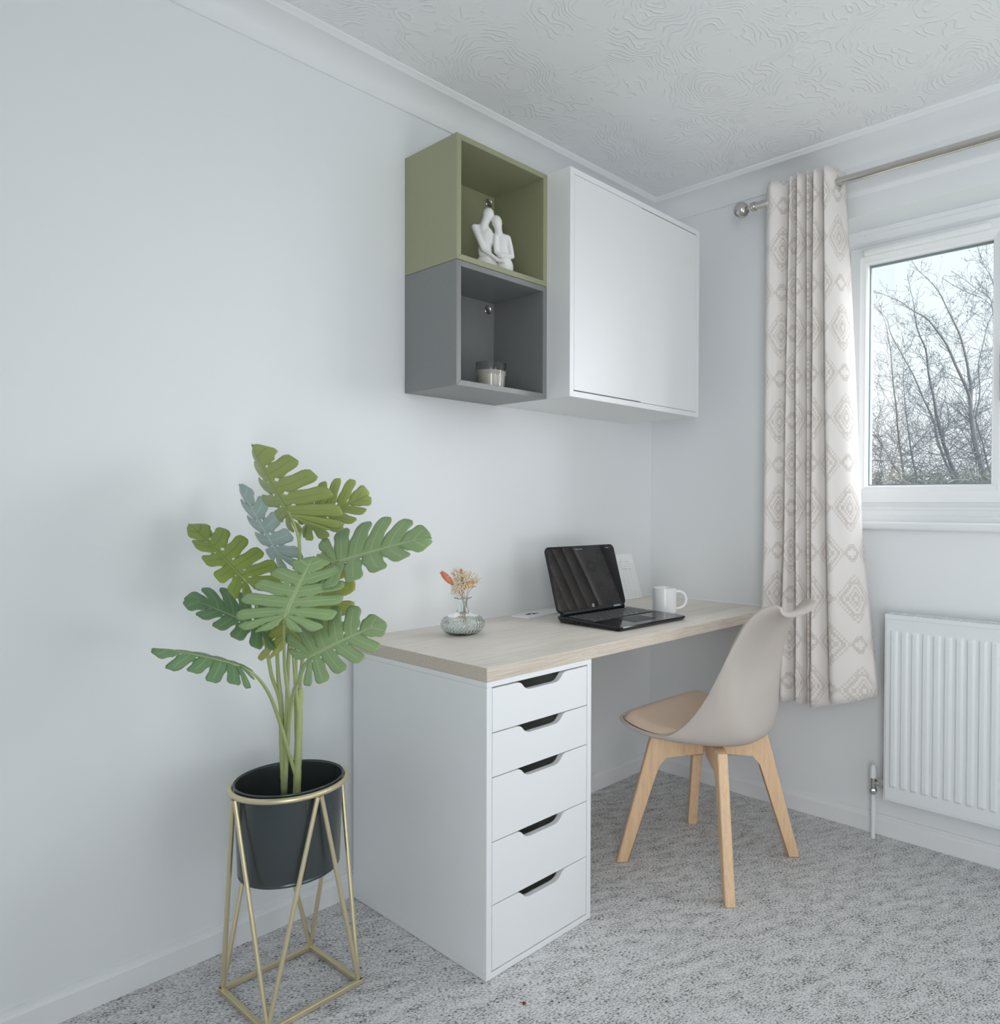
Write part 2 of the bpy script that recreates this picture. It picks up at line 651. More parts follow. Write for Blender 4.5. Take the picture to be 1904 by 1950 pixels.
# sealant beads where the worktop meets the walls
bm = nb()
prism(bm, [(0, .733), (.004, .733), (.0015, .7365), (0, .738)], lambda u, v, d: (d, -u, v), -1.391, 0)
struct(finish(bm, 'trim_4', M['trim']))
bm = nb()
prism(bm, [(0, .733), (.004, .733), (.0015, .7365), (0, .738)], lambda u, v, d: (-u, d, v), 0, -.598)
struct(finish(bm, 'trim_5', M['trim']))

# ------------------------------------------------------------------ window
win = bpy.data.objects.new('window_1', None)
COL.objects.link(win)
win.location = (.15, (WY0 + WY1) / 2, WZ0)
struct(win)
FX = .150                                            # room face of the fixed frame


def ring_frame(bm, ya, yb, za, zb, prof_pts):
    """mitred frame round an opening; prof_pts: (inset, x) going round the section"""
    n = len(prof_pts)
    loops = []
    for ins, x in prof_pts:
        loops.append([bm.verts.new((x, ya - ins, zb - ins)), bm.verts.new((x, yb + ins, zb - ins)),
                      bm.verts.new((x, yb + ins, za + ins)), bm.verts.new((x, ya - ins, za + ins))])
    for i in range(n):
        A, B = loops[i], loops[(i + 1) % n]
        for k in range(4):
            bm.faces.new((A[k], A[(k + 1) % 4], B[(k + 1) % 4], B[k]))


bm = nb()
# head trim bead and outer frame
box(bm, (.138, WY0, 2.097), (.16, WY1, WZ1), .002)
ring_frame(bm, WY0, WY1, 1.098, 2.106, [(0, FX), (.034, FX), (.040, FX + .006), (.048, FX + .012), (.048, .215), (0, .215)])
for y in (-1.372, -1.90):
    box(bm, (FX + .0015, y + .024, 1.12), (.2135, y - .024, 2.085), .002)
finish(bm, 'window_frame', M['upvc'], win)
bm = nb()
prism(bm, [(.10, 1.060), (.10, 1.080), (.112, 1.084), (.122, 1.099), (.136, 1.102), (.138, 1.112), (.215, 1.112), (.215, 1.060)],
      lambda u, v, d: (u, d, v), WY0, WY1)
finish(bm, 'sill_cover', M['upvc'], win)
bm = nb()
box(bm, (-.034, -.74, 1.034), (.215, WY1 - .03, 1.0605), .009, 3)
finish(bm, 'window_sill', M['trim'], win, angle=40)
SX = FX - .010


def sash(ya, yb, za, zb, opening):
    bm = nb()
    p = [(0, SX), (.002, SX - .003), (.038, SX - .003), (.044, SX + .001), (.050, SX + .004), (.056, SX + .006), (.062, SX + .012), (.062, .200), (0, .200)]
    ring_frame(bm, ya, yb, za, zb, p)
    s = finish(bm, 'sash', M['upvc'], win)
    bm = nb()
    box(bm, (.172, ya - .058, za + .058), (.178, yb + .058, zb - .058))
    finish(bm, 'pane', M['pane'], s)
    bm = nb()
    ring_frame(bm, ya - .061, yb + .061, za + .061, zb - .061, [(0, .168), (.005, .168), (.005, .183), (0, .183)])
    finish(bm, 'glazing_gasket', M['seal'], s)
    return s


M['seal'] = plain('grey_glazing_seal', srgb(120, 134, 144), .6)
s1 = sash(-.812, -1.354, 1.127, 2.052, True)
sash(-1.390, -1.884, 1.127, 2.052, False)
sash(-1.916, -2.395, 1.127, 2.052, True)
bm = nb()
box(bm, (FX - .034, -.865, 2.016), (SX, -1.292, 2.040), .0095, 3)
finish(bm, 'trickle_vent', M['upvc'], win, angle=40)
bm = nb()
tube(bm, spline([(SX - .004, -1.338, 1.612), (SX - .03, -1.338, 1.618), (SX - .045, -1.338, 1.60)], 5), [.014] * 5 + [.012] * 5 + [.011], 12)
box(bm, (SX - .052, -1.326, 1.452), (SX - .036, -1.350, 1.605), .005, 2)
box(bm, (SX - .008, -1.325, 1.545), (SX - .002, -1.351, 1.675), .003)
finish(bm, 'window_handle', M['steel'], s1, angle=40)

# ================================================================== DRAWER UNIT
UX0, UX1, UF, UB = -1.391, -1.031, -.598, -.018
t_ = thing('drawer_unit', 'white drawer unit with five scoop-handled drawers under the worktop', 'drawers', (-1.211, -.308, 0))
def panel(name, a, b, mat, parent, bev=.0008):
    bm = nb()
    box(bm, a, b, bev)
    return finish(bm, name, mat, parent)


panel('side_panel', (UX0, UF, .0155), (UX0 + .016, UB, .6865), M['white'], t_)
panel('side_panel', (UX1 - .016, UF, .0155), (UX1, UB, .6865), M['white'], t_)
panel('top_panel', (UX0, UF, .6868), (UX1, UB, .70), M['white'], t_)
panel('bottom_panel', (UX0, UF, .001), (UX1, UB, .0152), M['white'], t_)
panel('back_panel', (UX0 + .016, UB - .012, .0155), (UX1 - .016, UB - .006, .6865), M['white'], t_)
zs = [.6845, .5785, .4735, .3215, .1725, .0175]
xc = (UX0 + UX1) / 2
hs = [(p.x, p.y) for p in spline([(.086, 0, 0), (.078, -.0012, 0), (.070, -.0060, 0), (.062, -.0150, 0), (.053, -.0205, 0), (.042, -.0225, 0)], 3)]
scoop = [(-a, b) for a, b in hs] + hs[::-1]
for i in range(5):
    z1, z0 = zs[i] - .0012, zs[i + 1] + .0012
    xl, xr = UX0 + .0178, UX1 - .0178
    bm = nb()
    o_ = [(xl, z0), (xl, z1)] + [(xc + a, z1 + b) for a, b in scoop] + [(xr, z1), (xr, z0)]
    prism(bm, o_, lambda u, v, d: (u, d, v), UF + .0005, UF + .0165, .0007)
    dr = finish(bm, 'drawer', M['white'], t_)
    bm = nb()
    box(bm, (xl + .012, UF + .017, z0 + .008), (xl + .02, UB - .06, z1 - .035))
    box(bm, (xr - .02, UF + .017, z0 + .008), (xr - .012, UB - .06, z1 - .035))
    box(bm, (xl + .02, UB - .07, z0 + .008), (xr - .02, UB - .06, z1 - .035))
    box(bm, (xl + .02, UF + .017, z0 + .008), (xr - .02, UB - .07, z0 + .012))
    finish(bm, 'drawer_tray', M['dark_in'], dr)

# ================================================================== WORKTOP
bm = nb()
box(bm, (UX0, UF - .0005, .7003), (-.0005, -.0005, .7335), .0012, 2)
bm.faces.ensure_lookup_table()
wt = finish(bm, 'worktop', [M['oak'], M['oak_edge']])
for p in wt.data.polygons:
    p.material_index = 0 if abs(p.normal.z) > .8 else 1
tag(wt, 'long bleached oak worktop along the left wall resting on the drawer unit', 'desk')

# ================================================================== WALL CUBES AND CABINET
def mitred(parent, x0, x1, z0, z1, yf, tk, mat, back=True):
    ys = (yf, -.0005)
    for nm, pts in (('top_panel', [(x0, z1), (x1, z1), (x1 - tk, z1 - tk), (x0 + tk, z1 - tk)]),
                    ('bottom_panel', [(x0, z0), (x1, z0), (x1 - tk, z0 + tk), (x0 + tk, z0 + tk)]),
                    ('side_panel', [(x0, z0), (x0 + tk, z0 + tk), (x0 + tk, z1 - tk), (x0, z1)]),
                    ('side_panel', [(x1, z0), (x1 - tk, z0 + tk), (x1 - tk, z1 - tk), (x1, z1)])):
        bm = nb()
        prism(bm, pts, lambda u, v, d: (u, d, v), ys[0], ys[1], .0007)
        finish(bm, nm, mat, parent)
    panel('back_panel', (x0 + tk * .6, -.0155, z0 + tk * .6), (x1 - tk * .6, -.001, z1 - tk * .6), mat, parent, 0)


CX0, CX1, CXE = -1.212, -.8625, -.162
def hanging_cap(parent, x, z):
    bm = nb()
    ax = Matrix.Rotation(R_(90), 3, 'X')
    lathe(bm, [(.0135, 0), (.0135, .003), (.012, .0045), (.0098, .0032), (.006, .0022), (0, .002)], (x, -.0155, z), 32, ax)
    finish(bm, 'hanging_cap', M['steel'], parent, angle=40)


cu = thing('wall_cube', 'olive green open wall cube, the upper of the two stacked cubes', 'shelf', ((CX0 + CX1) / 2, -.125, 1.797), 'open wall cubes')
mitred(cu, CX0, CX1, 1.797, 2.146, -.25, .016, M['olive'])
hanging_cap(cu, -.903, 2.106)
cl = thing('wall_cube', 'dark grey open wall cube directly below the olive green one', 'shelf', ((CX0 + CX1) / 2, -.125, 1.446), 'open wall cubes')
mitred(cl, CX0, CX1, 1.446, 1.7955, -.25, .016, M['grey'])
hanging_cap(cl, -.906, 1.754)
cb_ = thing('wall_cabinet', 'square white handleless wall cabinet beside the two open cubes', 'cabinet', (-.51, -.175, 1.446))
CX2 = CX1 + .0006
mitred(cb_, CX2, CXE, 1.446, 2.146, -.35, .018, M['white2'])
mid = (CX2 + CXE) / 2
for x0, x1, dz in ((CX2 + .0195, mid - .0001, .0012), (mid + .0001, CXE - .0195, -.0012)):
    bm = nb()
    box(bm, (x0, -.3492, 1.4668 + dz), (x1, -.331, 2.1252 + dz), .0003)
    finish(bm, 'door', M['white2'], cb_)

# ================================================================== SCULPTURE
def figure_mesh():
    bm = nb()
    A = Vector((.70, -.714, 0))                      # across the piece
    Dp = Vector((-.714, -.70, 0))                    # towards the viewer
    O = Vector((-1.000, -.150, 1.8135))
    K = 1 / 7527
    def P(cx, cy, d=0):
        return O + A * ((cx - 700) * K) + Vector((0, 0, max(0, (2020 - cy) * K))) + Dp * (d * K)
    def cap(pts, rs, ds=None, sq=1.):
        ds = ds or [0] * len(pts)
        for i in range(len(pts) - 1):
            for k in range(9):
                f = k / 8
                c = P(pts[i][0] * (1 - f) + pts[i + 1][0] * f, pts[i][1] * (1 - f) + pts[i + 1][1] * f, ds[i] * (1 - f) + ds[i + 1] * f)
                ball(bm, c, (rs[i] * (1 - f) + rs[i + 1] * f) * K, 2)
    def ell(cx, cy, rx, rz, rd, tilt=0, d=0):
        rot = Matrix((A, Vector((0, 0, 1)), Dp)).transposed() @ Matrix.Rotation(tilt, 3, 'Z')
        ball(bm, P(cx, cy, d), K, 3, (rx, rz, rd), rot)
    # taller figure
    ell(608, 570, 134, 158, 132, -.15)
    cap([(575, 660), (520, 790), (500, 900)], [104, 98, 120])
    cap([(305, 885), (420, 880), (540, 890)], [82, 88, 100])
    ell(560, 1130, 190, 280, 130)
    ell(535, 1420, 165, 230, 110)
    ell(560, 1760, 262, 260, 190)
    ell(560, 2000, 270, 120, 200)
    cap([(298, 890), (395, 1130), (505, 1420)], [80, 72, 60], [40, 90, 130])
    cap([(505, 1420), (700, 1560), (840, 1680), (985, 1700)], [58, 48, 46, 42], [130, 160, 190, 190])
    # shorter figure leaning in
    ell(805, 740, 122, 160, 126, .2)
    cap([(828, 850), (842, 950), (850, 1040)], [96, 88, 110])
    cap([(795, 1100), (920, 1080), (1050, 1105)], [70, 88, 78])
    ell(930, 1230, 165, 220, 105)
    ell(945, 1470, 160, 200, 105)
    ell(1000, 1790, 190, 260, 170)
    ell(1010, 2000, 205, 120, 190)
    cap([(1060, 1110), (1125, 1320), (1168, 1545)], [74, 60, 52], [0, 40, 60])
    cap([(1168, 1550), (1020, 1560), (880, 1560)], [52, 46, 42], [60, 130, 140])
    cap([(790, 1110), (785, 1300), (800, 1470)], [66, 58, 54], [60, 100, 120])
    cap([(800, 1470), (900, 1550), (1060, 1530)], [54, 46, 40], [120, 160, 150])
    for v in bm.verts:
        v.co.z = max(v.co.z, 1.8136)
    return bm


bm = figure_mesh()
st = raw(bm, 'sculpture', M['plaster'])
mod = st.modifiers.new('remesh', 'REMESH')
mod.mode = 'VOXEL'
mod.voxel_size = .0017
mod.use_smooth_shade = True
mod = st.modifiers.new('smooth', 'SMOOTH')
mod.factor = .5
mod.iterations = 7
dg = bpy.context.evaluated_depsgraph_get()
dg.update()
me = bpy.data.meshes.new_from_object(st.evaluated_get(dg))
st.modifiers.clear()
st.data = me
for v in me.vertices:
    v.co.z = max(v.co.z, 1.8133)
tag(st, 'white abstract sculpture of an embracing couple inside the olive green cube', 'sculpture')

# ================================================================== CANDLE
cn = thing('jar_candle', 'ivory candle in a clear glass tumbler inside the dark grey cube', 'candle', (-1.012, -.160, 1.4623))
bm = nb()
lathe(bm, [(0, .0003), (.040, .0003), (.0425, .002), (.0465, .081), (.0462, .0825), (.0448, .0825), (.0441, .081), (.0405, .010), (.038, .008), (0, .008)], cn.location, 64)
finish(bm, 'glass_tumbler', M['glass'], cn, angle=40)
bm = nb()
lathe(bm, [(0, .0085), (.037, .0085), (.0402, .0105), (.0430, .057), (.0422, .0585), (0, .0580)], cn.location, 64)
wx = finish(bm, 'wax', M['wax'], cn, angle=40)
bm = nb()
tube(bm, [cn.location + Vector((0, 0, .058)), cn.location + Vector((.001, 0, .066))], .0008, 6)
finish(bm, 'wick', M['stalk'], wx)

# ================================================================== LAPTOP
lp = thing('laptop', 'open black laptop with glossy screen on the worktop', 'laptop', (-.63, -.37, .7335))
ML = Matrix.Translation((-.806, -.238, .7338)) @ Matrix.Rotation(R_(-.6), 4, 'Z')
LW, LD = .342, .274
MS = ML @ Matrix(((1, 0, 0, 0), (0, 1, 0, 0), (0, .030, 1, 0), (0, 0, 0, 1)))      # top surface falling towards the front edge


def rrect(x0, x1, y0, y1, r, n=6):
    pts = []
    for cx, cy, a0 in ((x1 - r, y1 - r, 0), (x0 + r, y1 - r, 90), (x0 + r, y0 + r, 180), (x1 - r, y0 + r, 270)):
        for k in range(n + 1):
            a = R_(a0 + 90 * k / n)
            pts.append((cx + r * math.cos(a), cy + r * math.sin(a)))
    return pts


def loft(bm, loops, mtx):
    L = [[bm.verts.new(mtx @ Vector(p)) for p in lp_] for lp_ in loops]
    n = len(L[0])
    bm.faces.new(L[0][::-1])
    bm.faces.new(L[-1])
    for a, b in zip(L, L[1:]):
        for k in range(n):
            bm.faces.new((a[k], a[(k + 1) % n], b[(k + 1) % n], b[k]))


bm = nb()
loft(bm, [[(x, y, z) for x, y in rrect(i, LW - i, -LD + i * fi, -i * .3, .015)] for z, i, fi in ((.0002, .010, 2.2), (.006, .005, 1.6), (.0145, .0008, 1), (.0185, 0, 1), (.0212, .0018, 1))], MS)
for v_ in bm.verts:
    v_.co.z = max(v_.co.z, .7337)
finish(bm, 'base', M['black'], lp, angle=35)
bm = nb()
loft(bm, [[(x, y, z) for x, y in rrect(.016, .324, -.150, -.036, .004)] for z in (.0212, .0217)], MS)
kb = finish(bm, 'keyboard', M['blackm'], lp)
bm = nb()
rows = [(-.040, .0115, 16), (-.0555, .0155, 14), (-.0745, .0155, 14), (-.0935, .0155, 13), (-.1125, .0155, 12), (-.1315, .0155, 10)]
for y, h, n in rows:
    w = .302 / n
    for k in range(n):
        x0, x1 = .019 + k * w, .019 + (k + 1) * w - .0032
        loft(bm, [[(x, yy, z) for x, yy in rrect(x0 + i, x1 - i, y - h + i, y - i, .0018, 2)] for z, i in ((.0216, 0), (.0232, .0002), (.0238, .0009))], MS)
finish(bm, 'keys', M['key'], kb)
bm = nb()
loft(bm, [[(x, y, z) for x, y in rrect(.112, .222, -.238, -.166, .005)] for z in (.0213, .0219)], MS)
finish(bm, 'touchpad', M['touch'] if 'touch' in M else M['blackm'], lp)
bm = nb()
tube(bm, [ML @ Vector((.018, -.010, .0255)), ML @ Vector((.322, -.010, .0255))], .0085, 16)
finish(bm, 'hinge', M['blackm'], lp, angle=40)
TILT = R_(17)
MLid = ML @ Matrix.Translation((0, -.010, .026)) @ Matrix.Rotation(R_(90) - TILT, 4, 'X')      # x width, y up the lid, z to the viewer
LH = .224
bm = nb()
loft(bm, [[(x, y, z) for x, y in rrect(.001 + i, LW - .001 - i, .002 + i, LH - i, .018)] for z, i in ((-.0085, .004), (-.006, .0008), (-.002, 0), (.0005, .0008), (.0012, .002))], MLid)
lid = finish(bm, 'lid', M['black'], lp, angle=35)
bm = nb()
loft(bm, [[(x, y, z) for x, y in rrect(.006, LW - .006, .007, LH - .006, .014)] for z in (.0011, .0016)], MLid)
finish(bm, 'display', M['screen'], lid)
# round maker's mark under the display, small marks along the top edge
mk = MLid @ Matrix.Translation((.170, .0145, .0017))
bm = nb()
lathe(bm, [(0, 0), (.0058, 0), (.0058, .0003), (0, .0003)], (0, 0, 0), 32)
bmesh.ops.transform(bm, matrix=mk, verts=bm.verts)
finish(bm, 'maker_badge', M['silver'], lid)
text_mesh('badge_letters', 'hp', .0085, M['black'], lid, mk @ Matrix.Translation((0, .0004, .0004)) @ Matrix.Shear('XY', 4, (.25, 0)))
text_mesh('bezel_letters', 'b beats audio', .0060, M['silver'], lid, MLid @ Matrix.Translation((.158, LH - .0125, .0017)))
text_mesh('bezel_letters', 'Pavilion', .0060, M['silver'], lid, MLid @ Matrix.Translation((LW - .040, LH - .0125, .0017)))
bm = nb()
box(bm, (.262, -.0205, .0285), (.298, -.0185, .0335), .0003, 1, ML)
finish(bm, 'hinge_label', M['silver'], lp)
bm = nb()
for x0, x1 in ((-.100, -.082), (-.122, -.112), (-.140, -.132), (-.078, -.034)):
    box(bm, (.0004, x0, .0085), (.004, x1, .0135), 0, 1, MS)
finish(bm, 'side_ports', M['blackm'], lp)

# ================================================================== MUG
mg = thing('mug', 'plain white mug standing behind the laptop corner on the worktop', 'mug', (-.412, -.381, .7336))
bm = nb()
lathe(bm, [(0, .0006), (.034, .0), (.0385, .002), (.0415, .007), (.0420, .012), (.0420, .090), (.0415, .0925), (.0400, .0925), (.0390, .090), (.0388, .014), (.036, .008), (0, .007)], mg.location, 64)
finish(bm, 'mug_body', M['ceramic'], mg, angle=50)
h = Vector((.66, -.751, 0))
bm = nb()
pts = [mg.location + h * a + Vector((0, 0, z)) for a, z in ((.038, .078), (.052, .079), (.066, .073), (.0745, .060), (.0755, .045), (.068, .030), (.054, .021), (.038, .0185))]
tube(bm, spline(pts, 6), .0052, 14)
finish(bm, 'handle', M['ceramic'], mg, smooth=True)

# ================================================================== CARD CALENDAR BEHIND THE LAPTOP AND PAPER STRIP
ca = thing('desk_calendar', 'white card calendar with a printed grid leaning on the wall behind the laptop', 'calendar', (-.17, -.02, .7336))
v0, v1 = Vector((-.290, -.026, .7338)), Vector((-.088, -.026, .7338))
upv = Vector((-.045, .0235, .182))
nrm = (v1 - v0).cross(upv).normalized()
bm = nb()
q = [v0, v1, v1 + upv, v0 + upv]
A_ = [bm.verts.new(p) for p in q]
B_ = [bm.verts.new(p - nrm * .0015) for p in q]
bm.faces.new(A_)
bm.faces.new(B_[::-1])
for i in range(4):
    bm.faces.new((A_[i], B_[i], B_[(i + 1) % 4], A_[(i + 1) % 4]))
finish(bm, 'card', M['paper'], ca)
bm = nb()
e0, e1 = (v1 - v0), upv
def strip(a, b, wd):
    d = (b - a).normalized()
    s = nrm.cross(d) * wd
    vs = [bm.verts.new(p + nrm * .0004) for p in (a - s, b - s, b + s, a + s)]
    bm.faces.new(vs)


for k in range(16):
    f = .05 + .72 * k / 15
    strip(v0 + e0 * .04 + e1 * f, v0 + e0 * .96 + e1 * f, .0003)
for k in range(8):
    f = .04 + .92 * k / 7
    strip(v0 + e0 * f + e1 * .05, v0 + e0 * f + e1 * .77, .0003)
for a, b in ((.30, .40), (.55, .66), (.74, .82)):
    strip(v0 + e0 * a + e1 * .83, v0 + e0 * b + e1 * .83, .001)
for a, b in ((.60, .72), (.78, .86)):
    strip(v0 + e0 * a + e1 * .66, v0 + e0 * b + e1 * .66, .0008)
raw(bm, 'printed_grid', M['ink'], ca)

pp = thing('paper_pad', 'long white paper pad with a brown motif lying between wall and laptop', 'notepad', (-.63, -.06, .7336))
MP = Matrix.Translation((-.812, -.030, .7337)) @ Matrix.Rotation(R_(3.0), 4, 'Z')
bm = nb()
box(bm, (0, -.080, 0), (.330, 0, .004), .0003, 1, MP)
finish(bm, 'sheets', M['paper'], pp)
bm = nb()
for x, y, r in ((.050, -.030, .010), (.064, -.026, .008), (.078, -.032, .009), (.070, -.040, .006), (.090, -.036, .006)):
    c = MP @ Vector((x, y, .0041))
    lathe(bm, [(r * .3, .0), (r, .0002), (r * .8, .0006), (0, .0007)], c, 9)
finish(bm, 'brown_motif', M['brown'], pp)

# ================================================================== GLASS VASE AND DRIED FLOWERS
VO = Vector((-1.141, -.190, .7336))
va = thing('glass_vase', 'small squat ribbed glass vase with a narrow neck on the worktop', 'vase', VO)
def herring(a, r, z):
    if r < .03 or z > .052 or z < .004:
        return 0
    zz = abs(((z / .013) % 1) - .5) * 2
    return .0013 * math.sin(34 * a + 5 * zz)


outp = [(0, 0), (.036, 0), (.042, .003)]
body = spline([(.042, .003, 0), (.0555, .013, 0), (.0625, .027, 0), (.0605, .041, 0), (.050, .052, 0), (.044, .0545, 0)], 7)
outp += [(p.x, p.y) for p in body[1:]]
outp += [(p.x, p.y) for p in spline([(.044, .0545, 0), (.030, .058, 0), (.019, .066, 0), (.0135, .078, 0), (.0125, .094, 0), (.0155, .1035, 0), (.0245, .1060, 0)], 5)[1:]]
outp += [(.0255, .1075), (.0250, .1090), (.0230, .1092), (.0120, .1062), (.0100, .095), (.0108, .079), (.016, .068), (.027, .0605), (.042, .0565),
         (.052, .047), (.0575, .036), (.0580, .025), (.052, .014), (.040, .0065), (0, .006)]
bm = nb()
lathe(bm, outp, VO, 136, None, herring)
finish(bm, 'vase_body', M['aqua'], va, angle=50)

CR = Vector((.647, -.763, 0))
def vp(cx, cy, d=0):
    """vase close-up position -> metres round the vase axis"""
    k = 1 / 12.18 / 652
    return VO + CR * ((cx - 705) * k) + Vector((0, 0, (1700 - cy) * k)) + Vector((-.763, -.647, 0)) * d


def fluffy(bm, pts, rmax, n, hair):
    sp_ = spline(pts, 8)
    L = len(sp_) - 1
    tube(bm, sp_, [max(.0006, rmax * .62 * math.sin(math.pi * min(1, (i + .6) / (L + .8))) ** .8) for i in range(L + 1)], 10)
    for k in range(n):
        f = random.random() * .96
        i = min(L - 1, int(f * L))
        c = sp_[i].lerp(sp_[i + 1], f * L - i)
        ax = (sp_[i + 1] - sp_[i]).normalized()
        dv = Vector((random.gauss(0, 1), random.gauss(0, 1), random.gauss(0, 1)))
        dv = (dv - ax * dv.dot(ax)).normalized()
        r = rmax * .6 * math.sin(math.pi * min(1, (f * L + .6) / (L + .8))) ** .8
        b = c + dv * r * .8
        tip = b + (dv * .55 + ax * .9).normalized() * hair * (.6 + .6 * random.random())
        s = ax.cross(dv) * .00035
        vs = [bm.verts.new(p) for p in (b - s, b + s, tip)]
        bm.faces.new(vs)


def dried(label, stalk, headfn, headname, mat):
    f = thing('dried_flower', label, 'dried flower', stalk[0], 'dried flowers in the glass vase')
    bm = nb()
    sp_ = spline(stalk, 6)
    tube(bm, sp_, .0007, 6)
    finish(bm, 'stalk', M['stalk'], f, smooth=True)
    bm = nb()
    headfn(bm)
    raw(bm, headname, mat, f, smooth=True)
    return f


dried('coral bunny-tail grass head sticking out at the left of the vase posy', [vp(755, 1500), vp(720, 1000), vp(660, 780, .003), (vp(500, 560, .004))],
      lambda bm: fluffy(bm, [vp(500, 560, .004), vp(400, 450, .006), vp(300, 340, .006), vp(215, 255, .006)], .0150, 1300, .0075), 'flower_head', M['coral'])
dried('orange feathery flower spike upright in the middle of the posy', [vp(760, 1510, -.002), vp(735, 1000, -.002), vp(728, 700, -.003)],
      lambda bm: fluffy(bm, [vp(728, 705, -.003), vp(735, 560, -.004), vp(705, 400, -.004), vp(650, 180, -.004)], .0120, 1200, .0070), 'flower_head', M['orange'])
dried('peach tufted flower head on the right of the posy', [vp(765, 1500, .001), vp(770, 1000, .001), vp(800, 760, .002), vp(850, 600, .003)],
      lambda bm: fluffy(bm, [vp(840, 620, .003), vp(875, 540, .003), vp(900, 460, .003)], .0150, 1000, .0065), 'flower_head', M['peach'])


def gyp_cluster(bm, spots):
    for cx, cy, d, n, sp_ in spots:
        for k in range(n):
            c = vp(cx + random.gauss(0, sp_), cy + random.gauss(0, sp_), d + random.gauss(0, .006))
            ball(bm, c, random.uniform(.0015, .0030), 1, (1, 1, .8))


def gyp(label, stalk, spots):
    f = thing('dried_flower', label, 'dried flower', stalk[0], 'dried flowers in the glass vase')
    bm = nb()
    tube(bm, spline(stalk, 6), .0008, 6)
    root = stalk[-1]
    for cx, cy, d, n, sp_ in spots:
        e = vp(cx, cy, d)
        mid_ = root.lerp(e, .5) + Vector((0, 0, .002))
        tube(bm, spline([root, mid_, e], 4), .0005, 5)
        for k in range(5):
            c = vp(cx + random.gauss(0, sp_), cy + random.gauss(0, sp_), d + random.gauss(0, .005))
            tube(bm, [mid_, c], .0003, 4)
    finish(bm, 'stalk', M['stalk'], f)
    bm = nb()
    gyp_cluster(bm, spots)
    raw(bm, 'florets', M['gyp'], f, smooth=True)


gyp('sprig of tiny cream florets filling the upper part of the posy', [vp(745, 1490, .002), vp(715, 1000, .001), vp(700, 760, .002)],
    [(480, 290, .0, 24, 30), (560, 230, -.004, 28, 40), (560, 370, .006, 34, 45), (660, 320, .01, 30, 50), (760, 320, .006, 36, 50), (870, 310, .0, 34, 45),
     (940, 400, -.003, 30, 40), (800, 430, .01, 34, 45), (580, 480, .008, 34, 45)])
gyp('sprig of tiny cream florets low in the posy just over the vase rim', [vp(752, 1480, .000), vp(735, 1000, .0), vp(690, 820, .004)],
    [(520, 560, .004, 34, 40), (600, 620, .01, 40, 45), (500, 690, .006, 34, 38), (620, 720, .01, 26, 40), (690, 540, .012, 40, 50), (800, 560, .008, 30, 45), (690, 660, .012, 30, 40)])
gyp('wispy sprig of pale florets reaching towards the laptop side', [vp(748, 1490, -.003), vp(780, 1000, -.002), vp(830, 740, .0), vp(900, 650, .0)],
    [(1080, 430, .0, 12, 34), (1030, 480, .004, 12, 34), (960, 520, .004, 16, 34), (1010, 400, -.002, 10, 30), (1000, 580, .0, 5, 18)])

# ================================================================== CHAIR
CH = Vector((-.537, -.650, 0))
ch = thing('dining_chair', 'taupe moulded shell chair on splayed beech legs tucked at the worktop', 'chair', CH)
YAW = R_(-1)
def cw(x, f, z):
    """chair-local: x across, f forward (to the worktop), z up"""
    c, s = math.cos(YAW), math.sin(YAW)
    return Vector((CH.x + x * c - f * s, CH.y + x * s + f * c, z))


SEC = [  # centre (f, z), half width, rim (f, z)
    ((.222, .452), .196, (.198, .455)), ((.196, .440), .214, (.172, .446)), ((.130, .420), .224, (.110, .436)), ((.050, .408), .226, (.030, .434)),
    ((-.050, .401), .216, (-.018, .448)), ((-.136, .402), .194, (-.062, .486)), ((-.178, .420), .176, (-.103, .548)), ((-.182, .462), .166, (-.135, .612)),
    ((-.170, .540), .158, (-.163, .675)), ((-.166, .620), .150, (-.191, .735)), ((-.190, .700), .141, (-.219, .785)), ((-.228, .764), .132, (-.246, .815)),
    ((-.264, .795), .120, (-.270, .831)), ((-.290, .804), .108, (-.294, .834)), ((-.306, .801), .106, (-.308, .830))]


def shell_pts(nt=5, ns=28, off=0):
    cen = spline([(c[0], c[1], w) for c, w, r in SEC], nt)
    rim = spline([(r[0], r[1], 0) for c, w, r in SEC], nt)
    rows_ = []
    for c, r in zip(cen, rim):
        row = []
        for k in range(ns + 1):
            s = -1 + 2 * k / ns
            e = abs(s) ** 2.3
            xx = c.z * math.sin(s * math.pi / 2 * .92) / math.sin(math.pi / 2 * .92)
            row.append(cw(xx, c.x + (r.x - c.x) * e, c.y + (r.y - c.y) * e))
        rows_.append(row)
    return rows_


rows_ = shell_pts()
bm = nb()
G = [[bm.verts.new(p) for p in r] for r in rows_]
for a, b in zip(G, G[1:]):
    for k in range(len(a) - 1):
        bm.faces.new((a[k], b[k], b[k + 1], a[k + 1]))
sh = raw(bm, 'seat_shell', M['taupe'], ch, smooth=True)
md = sh.modifiers.new('thick', 'SOLIDIFY')
md.thickness = .0105
md.offset = 0
md = sh.modifiers.new('soft', 'BEVEL')
md.width = .003
md.segments = 2
md.limit_method = 'ANGLE'
